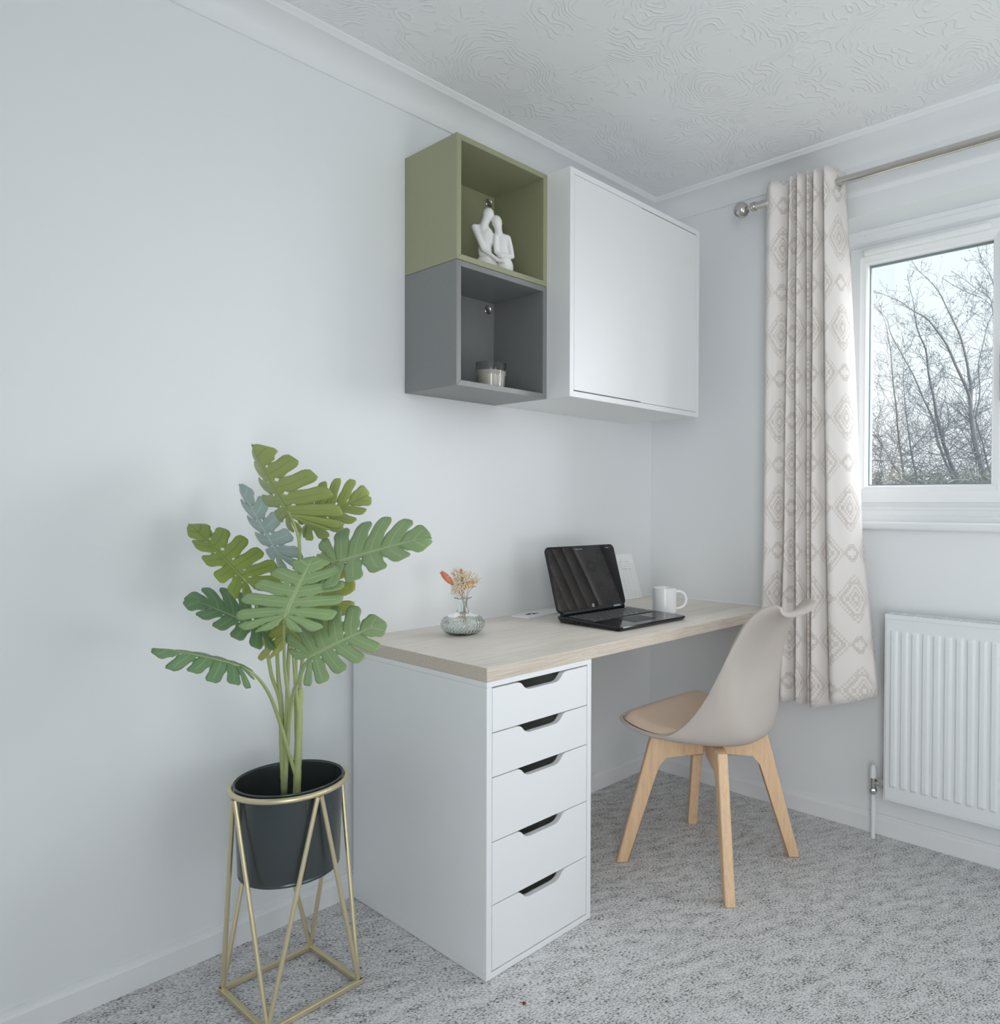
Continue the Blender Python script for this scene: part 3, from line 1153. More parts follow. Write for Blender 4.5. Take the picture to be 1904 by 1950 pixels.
# cushion pad lying in the seat
bm = nb()
ns = 24
top_, bot_ = [], []
src = shell_pts(5, ns)
lo_, hi_ = 3, 25
for i in range(lo_, hi_):
    f = (i - lo_) / (hi_ - 1 - lo_)
    rt, rb = [], []
    for k in range(ns + 1):
        s = -1 + 2 * k / ns
        cc = src[i][ns // 2]
        p = cc + (src[i][k] - cc) * .975
        edge = (1 - abs(s) ** 6) * (1 - abs(2 * f - 1) ** 8)
        a, b = src[max(i - 1, 0)][k], src[min(i + 1, len(src) - 1)][k]
        tx = (b - a)
        sx = src[i][min(k + 1, ns)] - src[i][max(k - 1, 0)]
        nv = sx.cross(tx).normalized()
        if nv.z < 0:
            nv = -nv
        rt.append(bm.verts.new(p + nv * (.0075 + .030 * edge)))
        rb.append(bm.verts.new(p + nv * .0058))
    top_.append(rt)
    bot_.append(rb)
for g in (top_, bot_):
    for a, b in zip(g, g[1:]):
        for k in range(ns):
            bm.faces.new((a[k], b[k], b[k + 1], a[k + 1]))
nr_ = len(top_)
for i in range(nr_ - 1):
    for k in (0, ns):
        bm.faces.new((top_[i][k], top_[i + 1][k], bot_[i + 1][k], bot_[i][k]))
for k in range(ns):
    for i in (0, nr_ - 1):
        bm.faces.new((top_[i][k], top_[i][k + 1], bot_[i][k + 1], bot_[i][k]))
finish(bm, 'seat_pad', M['pad'], ch, smooth=True)
# four legs, each a board that turns into its rail
Y2 = R_(0)
for sx, sy in ((-1, 1), (-1, -1), (1, -1), (1, 1)):
    d = Vector((sx * .7, sy * .714, 0)).normalized()
    sdir = Vector((-d.y, d.x, 0))
    tall = .405 if sy < 0 else .400
    o_ = [(.291, .001), (.252, .001), (.166, .300), (.140, .332), (.018, .332), (.018, .392), (.158, .398), (.186, .392)]
    bm = nb()
    prism(bm, o_, lambda u, v, w_: CH + d * u + sdir * w_ + Vector((0, 0, v)), -.0155, .0155, .0055, 3)
    lg = finish(bm, 'leg', M['beech'], ch, angle=35)
bm = nb()
box(bm, tuple(CH + Vector((-.075, -.075, .386))), tuple(CH + Vector((.075, .075, .399))), .003)
for sx in (-1, 1):
    for sy in (-1, 1):
        lathe(bm, [(0, .3275), (.006, .3275), (.007, .3295), (.007, .3340), (0, .3340)], CH + Vector((sx * .05, sy * .051, 0)), 12)
finish(bm, 'mount_plate', M['steel'], ch)

# ================================================================== PLANT STAND, POT, PLANT
PC = Vector((-1.697, -.272, 0))
ps = thing('plant_stand', 'gold wire plant stand with a square base holding the black pot', 'plant stand', PC)
ZR = .478
bm = nb()
tube(bm, [PC + Vector((.1215 * math.cos(6.28318 * k / 64), .1215 * math.sin(6.28318 * k / 64), ZR)) for k in range(64)], .0062, 12, closed=True)
finish(bm, 'ring', M['gold'], ps, smooth=True)
cor = [Vector((-1.805, -.168, .006)), Vector((-1.591, -.163, .006)), Vector((-1.584, -.378, .006)), Vector((-1.800, -.384, .006))]
bm = nb()
for i in range(4):
    a, b = cor[i], cor[(i + 1) % 4]
    d = (b - a).normalized()
    s = Vector((-d.y, d.x, 0)) * .0055
    a2, b2 = a - d * .0055, b + d * .0055
    vs = [bm.verts.new(p) for q in (a2, b2) for p in (q - s + Vector((0, 0, -.0055)), q + s + Vector((0, 0, -.0055)), q + s + Vector((0, 0, .0055)), q - s + Vector((0, 0, .0055)))]
    for f in ((0, 1, 2, 3), (7, 6, 5, 4), (0, 4, 5, 1), (1, 5, 6, 2), (2, 6, 7, 3), (3, 7, 4, 0)):
        bm.faces.new([vs[k] for k in f])
bmesh.ops.bevel(bm, geom=list(bm.edges), offset=.001, segments=1, affect='EDGES')
finish(bm, 'base_frame', M['gold'], ps)
for i in range(4):
    a, b = cor[i], cor[(i + 1) % 4]
    m_ = ((a + b) / 2 - PC)
    m_.z = 0
    m_.normalize()
    apex = PC + m_ * .1245 + Vector((0, 0, ZR - .005))
    td = (b - a).normalized()
    for q, s in ((a, -1), (b, 1)):
        bm = nb()
        foot = q + (PC - q).normalized() * .003
        foot.z = .009
        tube(bm, [apex + td * s * .004, foot], .0051, 12)
        finish(bm, 'leg', M['gold'], ps, angle=40)

pt = thing('plant_pot', 'dark metal pot seated in the gold ring of the plant stand', 'pot', PC + Vector((0, 0, .283)))
bm = nb()
lathe(bm, [(0, .284), (.103, .284), (.1065, .283), (.1075, .287), (.1065, .290), (.1075, .292), (.1135, .474), (.1145, .4845), (.1135, .4865), (.1118, .485), (.1105, .474),
           (.1055, .300), (0, .298)], PC, 96)
pb = finish(bm, 'pot_body', M['pot'], pt, angle=30)
bm = nb()
lathe(bm, [(.1125, .4855), (.1135, .4845), (.1160, .4850), (.1168, .4868), (.1155, .4885), (.1135, .4885)], PC, 96)
finish(bm, 'pot_rim', M['pot'], pt, smooth=True)
bm = nb()
a0 = math.atan2(-.62, -.10)
for s in (1,):
    dv = Vector((math.cos(a0), math.sin(a0), 0))
    tube(bm, [PC + dv * (.1076) + Vector((0, 0, .292)), PC + dv * .1135 + Vector((0, 0, .472))], .0008, 6)
finish(bm, 'seam', M['pot'], pb)

LEAVES = [
 ( [(-1.709, -0.307, 1.083), (-1.756, -0.187, 1.243), (-1.716, -0.144, 1.147), (-1.694, -0.386, 1.166)] ,
   [(-1.709, -0.307, 1.083), (-1.689, -0.301, 1.023), (-1.687, -0.29, 0.943), (-1.695, -0.268, 0.792), (-1.7, -0.265, 0.659), (-1.706, -0.262, 0.442)] ),
 ( [(-1.638, -0.237, 1.065), (-1.559, -0.36, 1.134), (-1.61, -0.299, 1.17), (-1.606, -0.368, 1.067)] ,
   [(-1.638, -0.237, 1.065), (-1.656, -0.24, 1.038), (-1.662, -0.249, 0.989), (-1.674, -0.262, 0.833), (-1.682, -0.27, 0.701), (-1.68, -0.277, 0.442)] ),
 ( [(-1.794, -0.272, 0.941), (-1.855, -0.136, 1.071), (-1.862, -0.253, 0.982), (-1.752, -0.196, 1.031)] ,
   [(-1.794, -0.272, 0.941), (-1.762, -0.257, 0.877), (-1.746, -0.254, 0.823), (-1.727, -0.247, 0.723), (-1.709, -0.255, 0.641), (-1.708, -0.261, 0.446)] ),
 ( [(-1.669, -0.171, 0.985), (-1.727, -0.068, 1.155), (-1.699, -0.073, 1.058), (-1.681, -0.187, 1.069)] ,
   [(-1.669, -0.171, 0.985), (-1.679, -0.192, 0.918), (-1.699, -0.217, 0.795), (-1.705, -0.235, 0.699), (-1.703, -0.247, 0.647), (-1.701, -0.254, 0.438)] ),
 ( [(-1.66, -0.398, 0.979), (-1.537, -0.572, 1.049), (-1.551, -0.401, 1.085), (-1.662, -0.55, 0.975)] ,
   [(-1.66, -0.398, 0.979), (-1.675, -0.359, 0.895), (-1.682, -0.315, 0.796), (-1.68, -0.288, 0.694), (-1.682, -0.28, 0.613), (-1.68, -0.278, 0.442)] ),
 ( [(-1.787, -0.436, 0.879), (-1.71, -0.4, 1.003), (-1.812, -0.343, 0.94), (-1.691, -0.486, 0.94)] ,
   [(-1.787, -0.436, 0.879), (-1.769, -0.396, 0.826), (-1.735, -0.33, 0.741), (-1.705, -0.291, 0.651), (-1.703, -0.279, 0.6), (-1.704, -0.265, 0.444)] ),
 ( [(-1.765, -0.494, 0.8), (-1.671, -0.604, 0.879), (-1.7, -0.446, 0.893), (-1.74, -0.616, 0.807)] ,
   [(-1.765, -0.494, 0.8), (-1.753, -0.433, 0.751), (-1.733, -0.364, 0.704), (-1.715, -0.309, 0.635), (-1.705, -0.277, 0.556), (-1.707, -0.261, 0.444)] ),
 ( [(-1.752, -0.262, 0.829), (-1.876, -0.176, 0.913), (-1.779, -0.167, 0.924), (-1.841, -0.28, 0.851)] ,
   [(-1.752, -0.262, 0.829), (-1.721, -0.253, 0.785), (-1.711, -0.251, 0.703), (-1.708, -0.256, 0.641), (-1.704, -0.254, 0.568), (-1.704, -0.257, 0.44)] ),
 ( [(-1.857, -0.387, 0.784), (-1.993, -0.349, 0.846), (-1.868, -0.249, 0.805), (-1.93, -0.393, 0.791)] ,
   [(-1.857, -0.387, 0.784), (-1.817, -0.372, 0.755), (-1.772, -0.334, 0.702), (-1.735, -0.301, 0.633), (-1.709, -0.287, 0.559), (-1.687, -0.284, 0.482), (-1.685, -0.287, 0.446)] ),
 ( [(-1.722, -0.328, 0.829), (-1.646, -0.321, 1.014), (-1.722, -0.235, 0.88), (-1.622, -0.413, 0.917)] ,
   [(-1.722, -0.328, 0.829), (-1.709, -0.313, 0.778), (-1.697, -0.299, 0.708), (-1.683, -0.286, 0.623), (-1.682, -0.281, 0.524), (-1.684, -0.281, 0.442)] ),
]
STEMS = [[(-1.68, -0.288, 0.69), (-1.682, -0.287, 0.623), (-1.684, -0.286, 0.548), (-1.687, -0.285, 0.437), (-1.687, -0.285, 0.402)], [(-1.706, -0.25, 0.648), (-1.706, -0.252, 0.568), (-1.704, -0.256, 0.497), (-1.703, -0.258, 0.435), (-1.703, -0.259, 0.395)]]
mp_ = thing('monstera_plant', 'artificial monstera plant with split green leaves standing in the dark pot', 'plant', PC + Vector((0, 0, .30)))
for s, r in zip(STEMS, (.0085, .0068)):
    s = [Vector(p) for p in s]
    # rise from the bottom of the pot
    s = s + [Vector((PC.x + (s[-1].x - PC.x) * .8, PC.y + (s[-1].y - PC.y) * .8, .301))]
    bm = nb()
    pl = spline(s, 14)
    rad = [r * (.72 + .28 * min(1, i / (len(pl) * .4))) * (1 + .10 * math.sin(i * 1.3) * (i % 3 == 0)) for i in range(len(pl))]
    tube(bm, pl, rad, 12)
    finish(bm, 'stem', M['stem'], mp_, smooth=True)

EB = [(.10, -.15), (.60, -.21), (.97, -.06), (1.06, .20), (1.0, .45), (.84, .68), (.56, .89), (0, 1.04)]
MB_ = [0.0, .01, .04, .15, .31, .49, .69, 1.0]


def leaf(B, T, WA, WB, mats, seed, droop=.10, parent=None, flip=False):
    rnd = random.Random(seed)
    B, T, WA, WB = map(Vector, (B, T, WA, WB))
    axis = T - B
    midp = (B + T) / 2
    half = max((WA - midp).length, (WB - midp).length)
    N = (WA - midp).cross(axis) - (WB - midp).cross(axis)
    N.normalize()
    view = (Vector((-2.506, -1.934, 1.11)) - midp)
    if N.dot(view) < 0:
        N = -N
    bm = nb()
    uvl = bm.loops.layers.uv.new('UVMap')
    NR, NPp = 15, 6
    for side, W in ((1, WA), (-1, WB)):
        wv = W - midp
        nl = len(EB) - 1
        rs = [.80] + [rnd.uniform(.36, .54) for _ in range(nl - 2)] + [.60]
        wob = [rnd.uniform(-.05, .05) for _ in range(nl + 1)]
        hole = [rnd.random() < .6 and 2 <= j <= 5 for j in range(nl)]
        lift = [rnd.uniform(-.05, .05) for _ in range(nl)]
        for j in range(nl):
            grid = []
            for i in range(NR + 1):
                r = i / NR
                g = 1.0
                if r > rs[j]:
                    q = (r - rs[j]) / (1 - rs[j])
                    g = 1 - .17 * min(1, q * 4) - .09 * q
                    if q > .72:
                        g *= math.sqrt(max(.03, 1 - ((q - .72) / .28) ** 2 * .66))
                if hole[j] and .13 < r < .27:
                    g = 1 - .30 * math.sin((r - .13) / .14 * math.pi)
                row = []
                for k in range(NPp + 1):
                    p = k / NPp
                    pp_ = .5 + (p - .5) * g
                    fk = j + pp_
                    m0, m1 = MB_[j], MB_[j + 1]
                    e0_, e1_ = EB[j], EB[j + 1]
                    mv = m0 + (m1 - m0) * pp_
                    eu = e0_[0] + (e1_[0] - e0_[0]) * pp_ + wob[j] * .3
                    ev = e0_[1] + (e1_[1] - e0_[1]) * pp_
                    bul = 1 + .07 * (1 - (2 * pp_ - 1) ** 2) * r
                    u_ = eu * r * bul
                    v_ = mv + (ev - mv) * (r ** 1.35) * bul
                    zz = -droop * (r ** 2) - .10 * v_ * v_ + .012 + .035 * math.cos((pp_ - .5) * 2.6) * r + lift[j] * r * r
                    pos = B + axis * v_ + wv * u_ + N * (zz * half)
                    row.append((bm.verts.new(pos), (p, r)))
                grid.append(row)
            for i in range(NR):
                for k in range(NPp):
                    q = [grid[i][k], grid[i + 1][k], grid[i + 1][k + 1], grid[i][k + 1]]
                    if side < 0:
                        q = q[::-1]
                    f = bm.faces.new([a[0] for a in q])
                    for lo, a in zip(f.loops, q):
                        lo[uvl].uv = a[1]
    bmesh.ops.remove_doubles(bm, verts=bm.verts, dist=.00012)
    acc = sum((f.normal * f.calc_area() for f in bm.faces), Vector())
    bm.normal_update()
    acc = sum((f.normal * f.calc_area() for f in bm.faces), Vector())
    if (acc.dot(N) < 0) != flip:
        bmesh.ops.reverse_faces(bm, faces=bm.faces)
    o = raw(bm, 'leaf', mats, parent, smooth=True)
    md = o.modifiers.new('thick', 'SOLIDIFY')
    md.thickness = .0009
    md.offset = -1
    md.material_offset = 1
    md.material_offset_rim = 0
    return o, N, half


LM = ['leaf_a', 'leaf_a', 'leaf_d', 'leaf_c', 'leaf_b', 'leaf_b', 'leaf_b', 'leaf_c', 'leaf_c', 'leaf_y']
DROOP = [.10, .12, .10, .12, .10, .12, .10, .16, .12, .12]
for i, (lf, pe) in enumerate(LEAVES):
    o, N, half = leaf(*lf, [M[LM[i]], M['leaf_u']], 31 + i * 7, DROOP[i], mp_, flip=(i == 3))
    bm = nb()
    base_, tip_ = Vector(lf[0]), Vector(lf[1])
    pl = spline([base_.lerp(tip_, .10) - N * .001] + [Vector(p) for p in pe], 8)
    n = len(pl)
    tube(bm, pl, [.0016 + .0026 * min(1, k / (n * .55)) for k in range(n)], 9)
    ax_ = tip_ - base_
    tube(bm, [base_ + ax_ * (f_ / 10) + N * ((.012 - .10 * (f_ / 10) ** 2) * half - .0006) for f_ in range(0, 10)], [.0017 - .0013 * f_ / 10 for f_ in range(0, 10)], 7)
    finish(bm, 'leaf_stalk', M['stem'], o, smooth=True)

# ================================================================== RADIATOR
rd = thing('radiator', 'white ribbed panel radiator on the wall under the window', 'radiator', (-.06, -1.6, .15))
RY0, RY1, RZ0, RZ1, RXF = -1.040, -2.24, .158, .752, -.088
bm = nb()
pitch, nrib = .0333, 35
lip = .040
NZ = [RZ0, RZ0 + .002, RZ0 + lip, RZ0 + lip + .009, RZ1 - lip - .009, RZ1 - lip, RZ1 - .002, RZ1]
ycols = [(RY0, 0), (RY0 - .006, 0)]
y = RY0 - .012
secs = [0, 0, .007, .007]
for k in range(nrib):
    y = RY0 - .0145 - k * pitch
    for dy, h_ in ((0, 0), (.0050, 1), (.0175, 1), (.0235, 0)):
        ycols.append((y - dy, h_))
ycols.append((RY1, 0))
G = []
for yy, h_ in ycols:
    col_ = []
    for zi, z in enumerate(NZ):
        dep_ = .0062 if (h_ and zi in (3, 4)) else 0
        col_.append(bm.verts.new((RXF + (.004 if zi in (0, 7) else 0) + (.0 if not dep_ else -dep_), yy, z)))
    G.append(col_)
for a, b in zip(G, G[1:]):
    for k in range(len(NZ) - 1):
        bm.faces.new((a[k], b[k], b[k + 1], a[k + 1]))
fp = finish(bm, 'front_panel', M['rad'], rd)
md = fp.modifiers.new('thick', 'SOLIDIFY')
md.thickness = .0015
md.offset = 1 if False else -1
md2 = fp.modifiers.new('soft', 'BEVEL')
md2.width = .0016
md2.segments = 2
md2.limit_method = 'ANGLE'
md2.angle_limit = R_(12)
bm = nb()
box(bm, (RXF - .002, RY0 + .0035, RZ0 - .008), (-.030, RY0 + .0010, RZ1 + .004), .0012)
finish(bm, 'side_panel', M['rad'], rd)
bm = nb()
box(bm, (RXF + .001, RY0, RZ0 - .006), (-.03, RY1, RZ0 + .001), .002)
finish(bm, 'bottom_edge', M['rad'], rd)
bm = nb()
box(bm, (RXF - .003, RY0 + .004, RZ1 - .004), (RXF + .004, RY1, RZ1 + .010), .0015, 2)
box(bm, (-.034, RY0 + .004, RZ1 - .004), (-.028, RY1, RZ1 + .010), .0015, 2)
box(bm, (RXF + .002, RY0 + .004, RZ1 - .012), (-.030, RY1, RZ1 - .002))
k = 0
y = RY0 + .004
while y > RY1:
    box(bm, (RXF + .003, y, RZ1 + .001), (-.030, y - (.006 if k else .016), RZ1 + .0095))
    y -= .044
    k += 1
for xx in (-.074, -.062, -.050):
    box(bm, (xx - .0012, RY0, RZ1 + .002), (xx + .0012, RY1, RZ1 + .0085))
finish(bm, 'top_grille', M['rad'], rd)
bm = nb()
box(bm, (-.046, RY0 - .01, RZ0 + .005), (-.036, RY1 + .01, RZ1 - .01))
box(bm, (-.04, RY0 - .15, .3), (-.001, RY0 - .19, .65))
box(bm, (-.04, RY1 + .19, .3), (-.001, RY1 + .15, .65))
finish(bm, 'rear_panel', M['rad'], rd)

vl = thing('radiator_valve', 'white capped radiator valve on a white floor pipe beside the radiator', 'valve', (-.052, -.985, 0))
VX, VY = -.050, -.988
bm = nb()
lathe(bm, [(0, .0005), (.0075, .0005), (.0075, .155), (0, .155)], (VX, VY, 0), 24)
finish(bm, 'pipe', M['rad'], vl, angle=40)
bm = nb()
lathe(bm, [(0, .150), (.012, .150), (.0135, .153), (.0135, .164), (.012, .167), (.0098, .168), (.0098, .205), (0, .205)], (VX, VY, 0), 8)
lathe(bm, [(0, .165), (.0098, .165), (.0098, .205), (0, .205)], (VX, VY, 0), 24)
tube(bm, [(VX, VY, .187), (VX, VY - .026, .187)], [.0085, .0085], 20)
tube(bm, [(VX, VY - .022, .187), (VX, VY - .036, .187)], [.0135, .0135], 8)
tube(bm, [(VX, VY - .036, .187), (VX, RY0 + .004, .187)], [.009, .009], 20)
finish(bm, 'valve_body', M['steel'], vl, angle=30)
bm = nb()
lathe(bm, [(.0090, .203), (.0117, .203), (.0120, .206), (.0115, .232), (.0080, .243), (.0072, .246), (0, .246)], (VX, VY, 0), 28)
finish(bm, 'cap', M['rad'], vl, angle=30)

# ================================================================== CURTAIN POLE AND CURTAIN
PX, PZ = -.100, 2.2075
cp = thing('curtain_pole', 'brushed metal curtain pole with a ball finial above the window', 'curtain pole', (PX, -1.6, PZ))
bm = nb()
tube(bm, [(PX, -.548, PZ), (PX, -2.70, PZ)], .0135, 24)
finish(bm, 'rod', M['chrome'], cp, angle=40)
for yb in (-.585, -2.62):
    bm = nb()
    tube(bm, [(PX + .012, yb, PZ), (-.008, yb, PZ)], .006, 14)
    lathe(bm, [(0, 0), (.022, 0), (.022, .006), (.018, .009), (0, .009)], (-.0005, yb, PZ), 28, Matrix.Rotation(R_(-90), 3, 'Y'))
    finish(bm, 'bracket', M['chrome'], cp, angle=40)
fin = []
for yy, sg in ((-.493, 1), (-2.755, -1)):
    bm = nb()
    ball(bm, (PX, yy, PZ), .0295, 4)
    ax = Matrix.Rotation(R_(90 if sg > 0 else -90), 3, 'X')
    lathe(bm, [(.0062, .024), (.0075, .030), (.0060, .034), (.0060, .038), (.0085, .040), (.0155, .043), (.0165, .046), (.0165, .058), (.0150, .060), (.0, .060)], (PX, yy, PZ), 32, ax)
    finish(bm, 'finial', M['chrome'], cp, angle=40)

ct = thing('curtain', 'cream diamond-patterned eyelet curtain hanging left of the window', 'curtain', (-.1, -.75, .43))
RT = [(2.255, [-.636, -.712, -.743, -.775, -.803, -.837], (-.034, -.562), (-.040, -.868)),
      (1.60, [-.628, -.704, -.744, -.777, -.803, -.846], (-.036, -.572), (-.050, -.912)),
      (1.01, [-.624, -.700, -.748, -.778, -.804, -.858], (-.050, -.600), (-.058, -.945)),
      (.73, [-.618, -.694, -.752, -.780, -.806, -.866], (-.060, -.6045), (-.064, -.978)),
      (.43, [-.614, -.688, -.754, -.781, -.808, -.875], (-.060, -.606), (-.070, -1.012))]


def rib_pts(F, S, E, z):
    grow = (2.255 - z) / 1.8
    P = [S, ((S[0] + F0X) / 2 + .01, (S[1] + F[0]) / 2 + .012)]
    for k in range(6):
        a = 1 - .5 * grow if k == 3 else 1
        fx = F0X + (1 - a) * .05 + (.006 if k % 2 else 0)
        P.append((fx, F[k]))
        if k < 5:
            w = F[k] - F[k + 1]
            P.append((fx + .012, F[k] - w * .35))
            P.append((fx + .050, F[k] - w * .80))
            P.append((-.036 + (.008 if k % 2 else 0), F[k] - w * .88))
            P.append((-.050 + (.008 if k % 2 else 0), F[k] - w * .98))
    P.append((F0X + .012, F[5] * .66 + E[1] * .34))
    P.append((F0X + .045, F[5] * .25 + E[1] * .75))
    P.append(E)
    return P


F0X = -.150
levels = []
NZc = 56
for i in range(NZc + 1):
    z = 2.255 - (2.255 - .43) * i / NZc
    for a, b in zip(RT, RT[1:]):
        if a[0] >= z >= b[0] - 1e-6:
            f = (a[0] - z) / (a[0] - b[0])
            lrp = lambda p, q: p + (q - p) * f
            F = [lrp(p, q) for p, q in zip(a[1], b[1])]
            S = tuple(lrp(p, q) for p, q in zip(a[2], b[2]))
            E = tuple(lrp(p, q) for p, q in zip(a[3], b[3]))
            break
    pts = spline([(x, y, 0) for x, y in rib_pts(F, S, E, z)], 4)
    levels.append((z, pts))
arc = [0]
for a, b in zip(levels[20][1], levels[20][1][1:]):
    arc.append(arc[-1] + (a - b).length)
bm = nb()
uvl = bm.loops.layers.uv.new('UVMap')
G = []
nc = len(arc)
for i, (z, pts) in enumerate(levels):
    row = []
    for k, p in enumerate(pts):
        g = k / (nc - 1)
        hem = (.055 * max(0, (g - .80) / .20) ** 1.3) * (i / NZc) ** 6
        wig = .004 * noise.noise(Vector((k * .35, z * 3.2, 1.7))) * min(1, (i / NZc) * 3)
        hx = -.004 if i == NZc - 3 else 0
        zz = z + hem + .004 * math.sin(k * .55) * (i / NZc) ** 8
        ywig = wig if not (.60 < z < .80 and k < 12) else 0
        row.append((bm.verts.new((p.x + wig + hx, min(p.y + ywig, -.603 if z < .80 else 9), zz)), (arc[k] * 1.0, zz)))
    G.append(row)
for a, b in zip(G, G[1:]):
    for k in range(nc - 1):
        q = [a[k], b[k], b[k + 1], a[k + 1]]
        f = bm.faces.new([x[0] for x in q])
        for lo, x in zip(f.loops, q):
            lo[uvl].uv = x[1]
cf = raw(bm, 'fabric', M['curtain'], ct, smooth=True)
md = cf.modifiers.new('thick', 'SOLIDIFY')
md.thickness = .0018
md.offset = 0
for yy, tilt in ((-.600, 25), (-.862, -25)):
    bm = nb()
    ax = Matrix.Rotation(R_(tilt), 3, 'Z') @ Matrix.Rotation(R_(90), 3, 'X')
    lathe(bm, [(.0185, -.002), (.0265, -.0025), (.0275, 0), (.0265, .0025), (.0185, .002), (.0178, 0), (.0185, -.002)], (PX, yy, PZ - .003), 32, ax)
    finish(bm, 'eyelet', M['chrome'], ct, angle=50)

# ================================================================== RED SPECK ON THE CARPET
bm = nb()
for k in range(30):
    a = Vector((-1.384 + random.gauss(0, .0016), -.719 + random.gauss(0, .0016), random.uniform(.0005, .003)))
    b = a + Vector((random.gauss(0, .003), random.gauss(0, .003), abs(random.gauss(0, .001))))
    b.z = max(b.z, .0006)
    tube(bm, [a, b], .0004, 5)
tag(finish(bm, 'fluff', M['red']), 'tiny speck of red fluff on the carpet before the drawer unit', 'fluff')

# ================================================================== GARDEN BEYOND THE WINDOW
bm = nb()
box(bm, (.30, -30, -.40), (60, 40, -.20))
struct(finish(bm, 'ground', M['turf']))
TREES = [
 ( 0.085 , [(6.33, 0.33, 1.58), (6.28, 0.35, 1.78), (6.22, 0.38, 2.08), (6.18, 0.39, 2.31), (6.12, 0.42, 2.44), (6.01, 0.5, 2.68), (5.93, 0.55, 2.85), (5.83, 0.63, 3.01), (5.72, 0.71, 3.14), (5.6, 0.81, 3.21), (5.5, 0.89, 3.29), (5.36, 1.0, 3.35), (5.23, 1.11, 3.4)] ),
 ( 0.07 , [(6.15, 0.24, 1.51), (6.16, 0.32, 1.83), (6.18, 0.37, 2.15), (6.23, 0.39, 2.4), (6.26, 0.45, 2.75), (6.27, 0.52, 3.02), (6.28, 0.58, 3.16), (6.28, 0.66, 3.34), (6.28, 0.75, 3.54), (6.25, 0.86, 3.7), (6.22, 0.97, 3.83), (6.22, 1.05, 3.97)] ),
 ( 0.075 , [(6.76, 0.75, 1.64), (6.67, 0.82, 1.93), (6.6, 0.86, 2.18), (6.55, 0.88, 2.38), (6.48, 0.92, 2.67), (6.43, 0.94, 2.95), (6.35, 0.99, 3.12), (6.29, 1.02, 3.31), (6.25, 1.02, 3.44), (6.2, 1.04, 3.6), (6.14, 1.06, 3.76)] ),
 ( 0.05 , [(6.51, 0.74, 1.66), (6.52, 0.82, 1.88), (6.53, 0.88, 2.14), (6.51, 0.99, 2.4), (6.49, 1.09, 2.66), (6.45, 1.22, 2.93), (6.42, 1.34, 3.18), (6.44, 1.4, 3.37), (6.43, 1.5, 3.51), (6.42, 1.58, 3.61)] ),
 ( 0.05 , [(6.8, 1.33, 1.67), (6.74, 1.36, 2.03), (6.7, 1.37, 2.32), (6.64, 1.39, 2.63), (6.6, 1.4, 2.91), (6.56, 1.42, 3.16), (6.48, 1.46, 3.42), (6.38, 1.54, 3.54)] ),
 ( 0.045 , [(6.68, 1.16, 1.69), (6.71, 1.21, 1.92), (6.74, 1.25, 2.15), (6.78, 1.3, 2.48), (6.82, 1.33, 2.77), (6.89, 1.33, 3.04), (6.91, 1.39, 3.29)] ),
 ( 0.035 , [(6.61, 0.32, 1.65), (6.55, 0.35, 1.86), (6.47, 0.4, 2.1), (6.47, 0.36, 2.4), (6.43, 0.37, 2.69), (6.43, 0.33, 2.9), (6.43, 0.28, 3.13), (6.44, 0.23, 3.29), (6.33, 0.31, 3.41), (6.16, 0.47, 3.49), (5.98, 0.63, 3.61)] ),
 ( 0.05 , [(6.93, 1.48, 1.64), (6.82, 1.58, 1.88), (6.73, 1.63, 2.01), (6.65, 1.68, 2.09), (6.51, 1.8, 2.24), (6.36, 1.95, 2.37)] ),
 ( 0.04 , [(7.22, 0.37, 1.68), (7.21, 0.35, 2.33), (7.17, 0.37, 2.96), (7.11, 0.4, 3.5), (7.04, 0.44, 3.62), (6.92, 0.53, 3.69), (6.8, 0.63, 3.79), (6.67, 0.74, 3.88)] ),
 ( 0.04 , [(6.91, 0.12, 1.66), (6.84, 0.17, 2.42), (6.75, 0.24, 3.18), (6.68, 0.29, 3.66), (6.59, 0.35, 3.82), (6.52, 0.39, 3.95), (6.47, 0.41, 4.07)] ),
]
TL = ['grey-brown tree whose trunk sweeps left from the right glass edge', 'tall forked tree with its tip highest left of the glass centre', 'slender upright tree in the middle of the pane',
      'thin tree leaning left across the middle of the pane', 'thin tree near the left glass edge', 'faint thin tree behind, just left of the pane centre',
      'thin stem by the right glass edge arching over to the left', 'low branch leaning out to the left glass edge', 'stem at the right glass edge with twiggy tips against the sky',
      'single stem reaching the top right corner of the glass']


def grow(bm, p, d, length, rad, depth, rnd):
    n = 5
    pts, rr = [p.copy()], [rad]
    q, dd = p.copy(), d.copy()
    for i in range(n):
        dd = (dd + Vector((rnd.gauss(0, .16), rnd.gauss(0, .16), rnd.gauss(.05, .13)))).normalized()
        q = q + dd * (length / n)
        pts.append(q.copy())
        rr.append(max(.0013, rad * (1 - .8 * (i + 1) / n)))
    tube(bm, pts, rr, 4 if depth > 0 else 5, cap=False)
    if depth < 2:
        for k in range(3 if depth == 0 else 3):
            i = rnd.randint(1, n)
            s = (dd + Vector((rnd.gauss(0, .75), rnd.gauss(0, .75), rnd.gauss(.1, .5)))).normalized()
            grow(bm, pts[i], s, length * rnd.uniform(.35, .65), max(.0014, rr[i] * .7), depth + 1, rnd)
    else:
        for k in range(2):                           # buds
            i = rnd.randint(1, n)
            c = pts[i] + Vector((rnd.gauss(0, .006), rnd.gauss(0, .006), .008))
            tube(bm, [pts[i], c], [.0036, .002], 3)


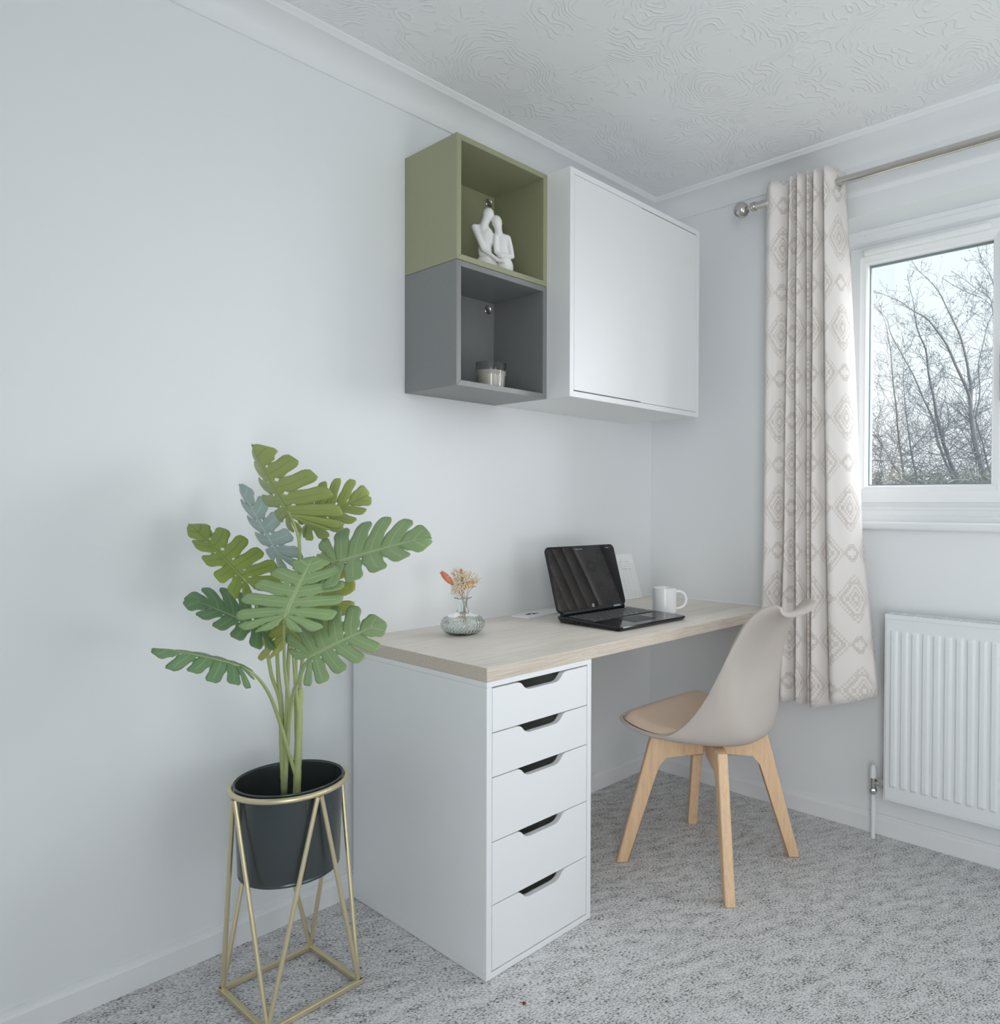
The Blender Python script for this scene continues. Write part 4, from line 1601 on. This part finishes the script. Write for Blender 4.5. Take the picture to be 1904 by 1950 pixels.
for ti, (r0, pl) in enumerate(TREES):
    rnd = random.Random(100 + ti)
    pts = [Vector(p) for p in pl]
    foot = pts[0] + (pts[0] - pts[1]).normalized() * .35
    low = foot.copy()
    foot = Vector((foot.x + (low.x - pts[0].x) * .6, foot.y + (low.y - pts[0].y) * .6, -.22))
    tr_ = thing('bare_tree', TL[ti], 'tree', foot, 'bare trees beyond the window')
    sp_ = spline([foot, foot.lerp(low, .5), low] + pts, 5)
    n = len(sp_)
    r0 *= .52
    rad = [max(.0032, r0 * (1 - .97 * (i / (n - 1)) ** .6)) if i > 10 else r0 for i in range(n)]
    bm = nb()
    tube(bm, sp_, rad, 8)
    finish(bm, 'trunk', M['bark'], tr_, smooth=True)
    bm = nb()
    nb_ = 40 if ti not in (7,) else 22
    for k in range(nb_):
        f = 1 - rnd.random() ** .8 * .82
        i = min(n - 2, max(16, int(f * (n - 1))))
        dr_ = (sp_[i + 1] - sp_[i]).normalized()
        s = (dr_ * .6 + Vector((rnd.gauss(0, .55), rnd.gauss(0, .75), rnd.gauss(.05, .35)))).normalized()
        ln = (.16 + .80 * (1 - f)) * rnd.uniform(.45, 1.0)
        grow(bm, sp_[i], s, ln, max(.0020, rad[i] * .30), 0 if f < .75 else 1, rnd)
    raw(bm, 'branches', M['twig'], tr_)

# twig thicket and bramble bank: uncountable growth behind and below the trees
rnd = random.Random(5)
bm = nb()
for k in range(2800):
    u = rnd.random()
    x = rnd.uniform(5.6, 8.2)
    cy_ = -1.0 + (x + 2.5) * .62 * 0 + 0
    # spread across everything the window looks out on
    y = rnd.uniform(-2.2, 3.6)
    z = 1.30 + abs(rnd.gauss(0, .46))
    d = Vector((rnd.gauss(0, .5), rnd.gauss(0, .8), rnd.gauss(.45, .5))).normalized()
    p = Vector((x, y, z - .2))
    pts = [p.copy()]
    for i in range(5):
        d = (d + Vector((rnd.gauss(0, .25), rnd.gauss(0, .25), rnd.gauss(-.03, .2)))).normalized()
        p = p + d * rnd.uniform(.08, .2)
        pts.append(p.copy())
    r = rnd.uniform(.0018, .0042)
    tube(bm, pts, [r * (1 - .14 * i) for i in range(6)], 3, cap=False)
th = tag(raw(bm, 'twig_thicket', M['twig']), 'dense grey twig thicket seen low through the window', 'twigs', kind='stuff')
bm = nb()
for k in range(3600):
    x = rnd.uniform(5.4, 7.6)
    y = rnd.uniform(-2.4, 3.8)
    top = 1.46 + .10 * noise.noise(Vector((x * .9, y * 1.3, 3.1))) + (x - 6.4) * .02
    z = top - abs(rnd.gauss(0, .22))
    d = Vector((rnd.gauss(0, .8), rnd.gauss(0, 1), rnd.gauss(.1, .45))).normalized()
    p = Vector((x, y, z))
    pts = [p.copy()]
    for i in range(3):
        d = (d + Vector((rnd.gauss(0, .4), rnd.gauss(0, .4), rnd.gauss(-.1, .25)))).normalized()
        p = p + d * rnd.uniform(.05, .13)
        pts.append(p.copy())
    r = rnd.uniform(.003, .008)
    tube(bm, pts, [r, r, r * .8, r * .5], 3, cap=False)
tag(raw(bm, 'bramble_undergrowth', M['bramble']), 'tangled dry bramble bank along the bottom of the window view', 'undergrowth', kind='stuff')
bm = nb()
gx, gy = 12, 60
V = [[bm.verts.new((5.5 + 2.6 * i / gx, -8 + 16 * j / gy, -.2 + (1.50 + .10 * noise.noise(Vector((i * .7, j * .35, .5)))) * math.sin(math.pi * min(1, (i + .02) / gx)) ** .35)) for j in range(gy + 1)] for i in range(gx + 1)]
for i in range(gx):
    for j in range(gy):
        bm.faces.new((V[i][j], V[i + 1][j], V[i + 1][j + 1], V[i][j + 1]))
tag(finish(bm, 'hedge_bank', M['bramble'], smooth=True), 'rounded overgrown bank under the brambles beyond the window', 'hedge', kind='stuff')
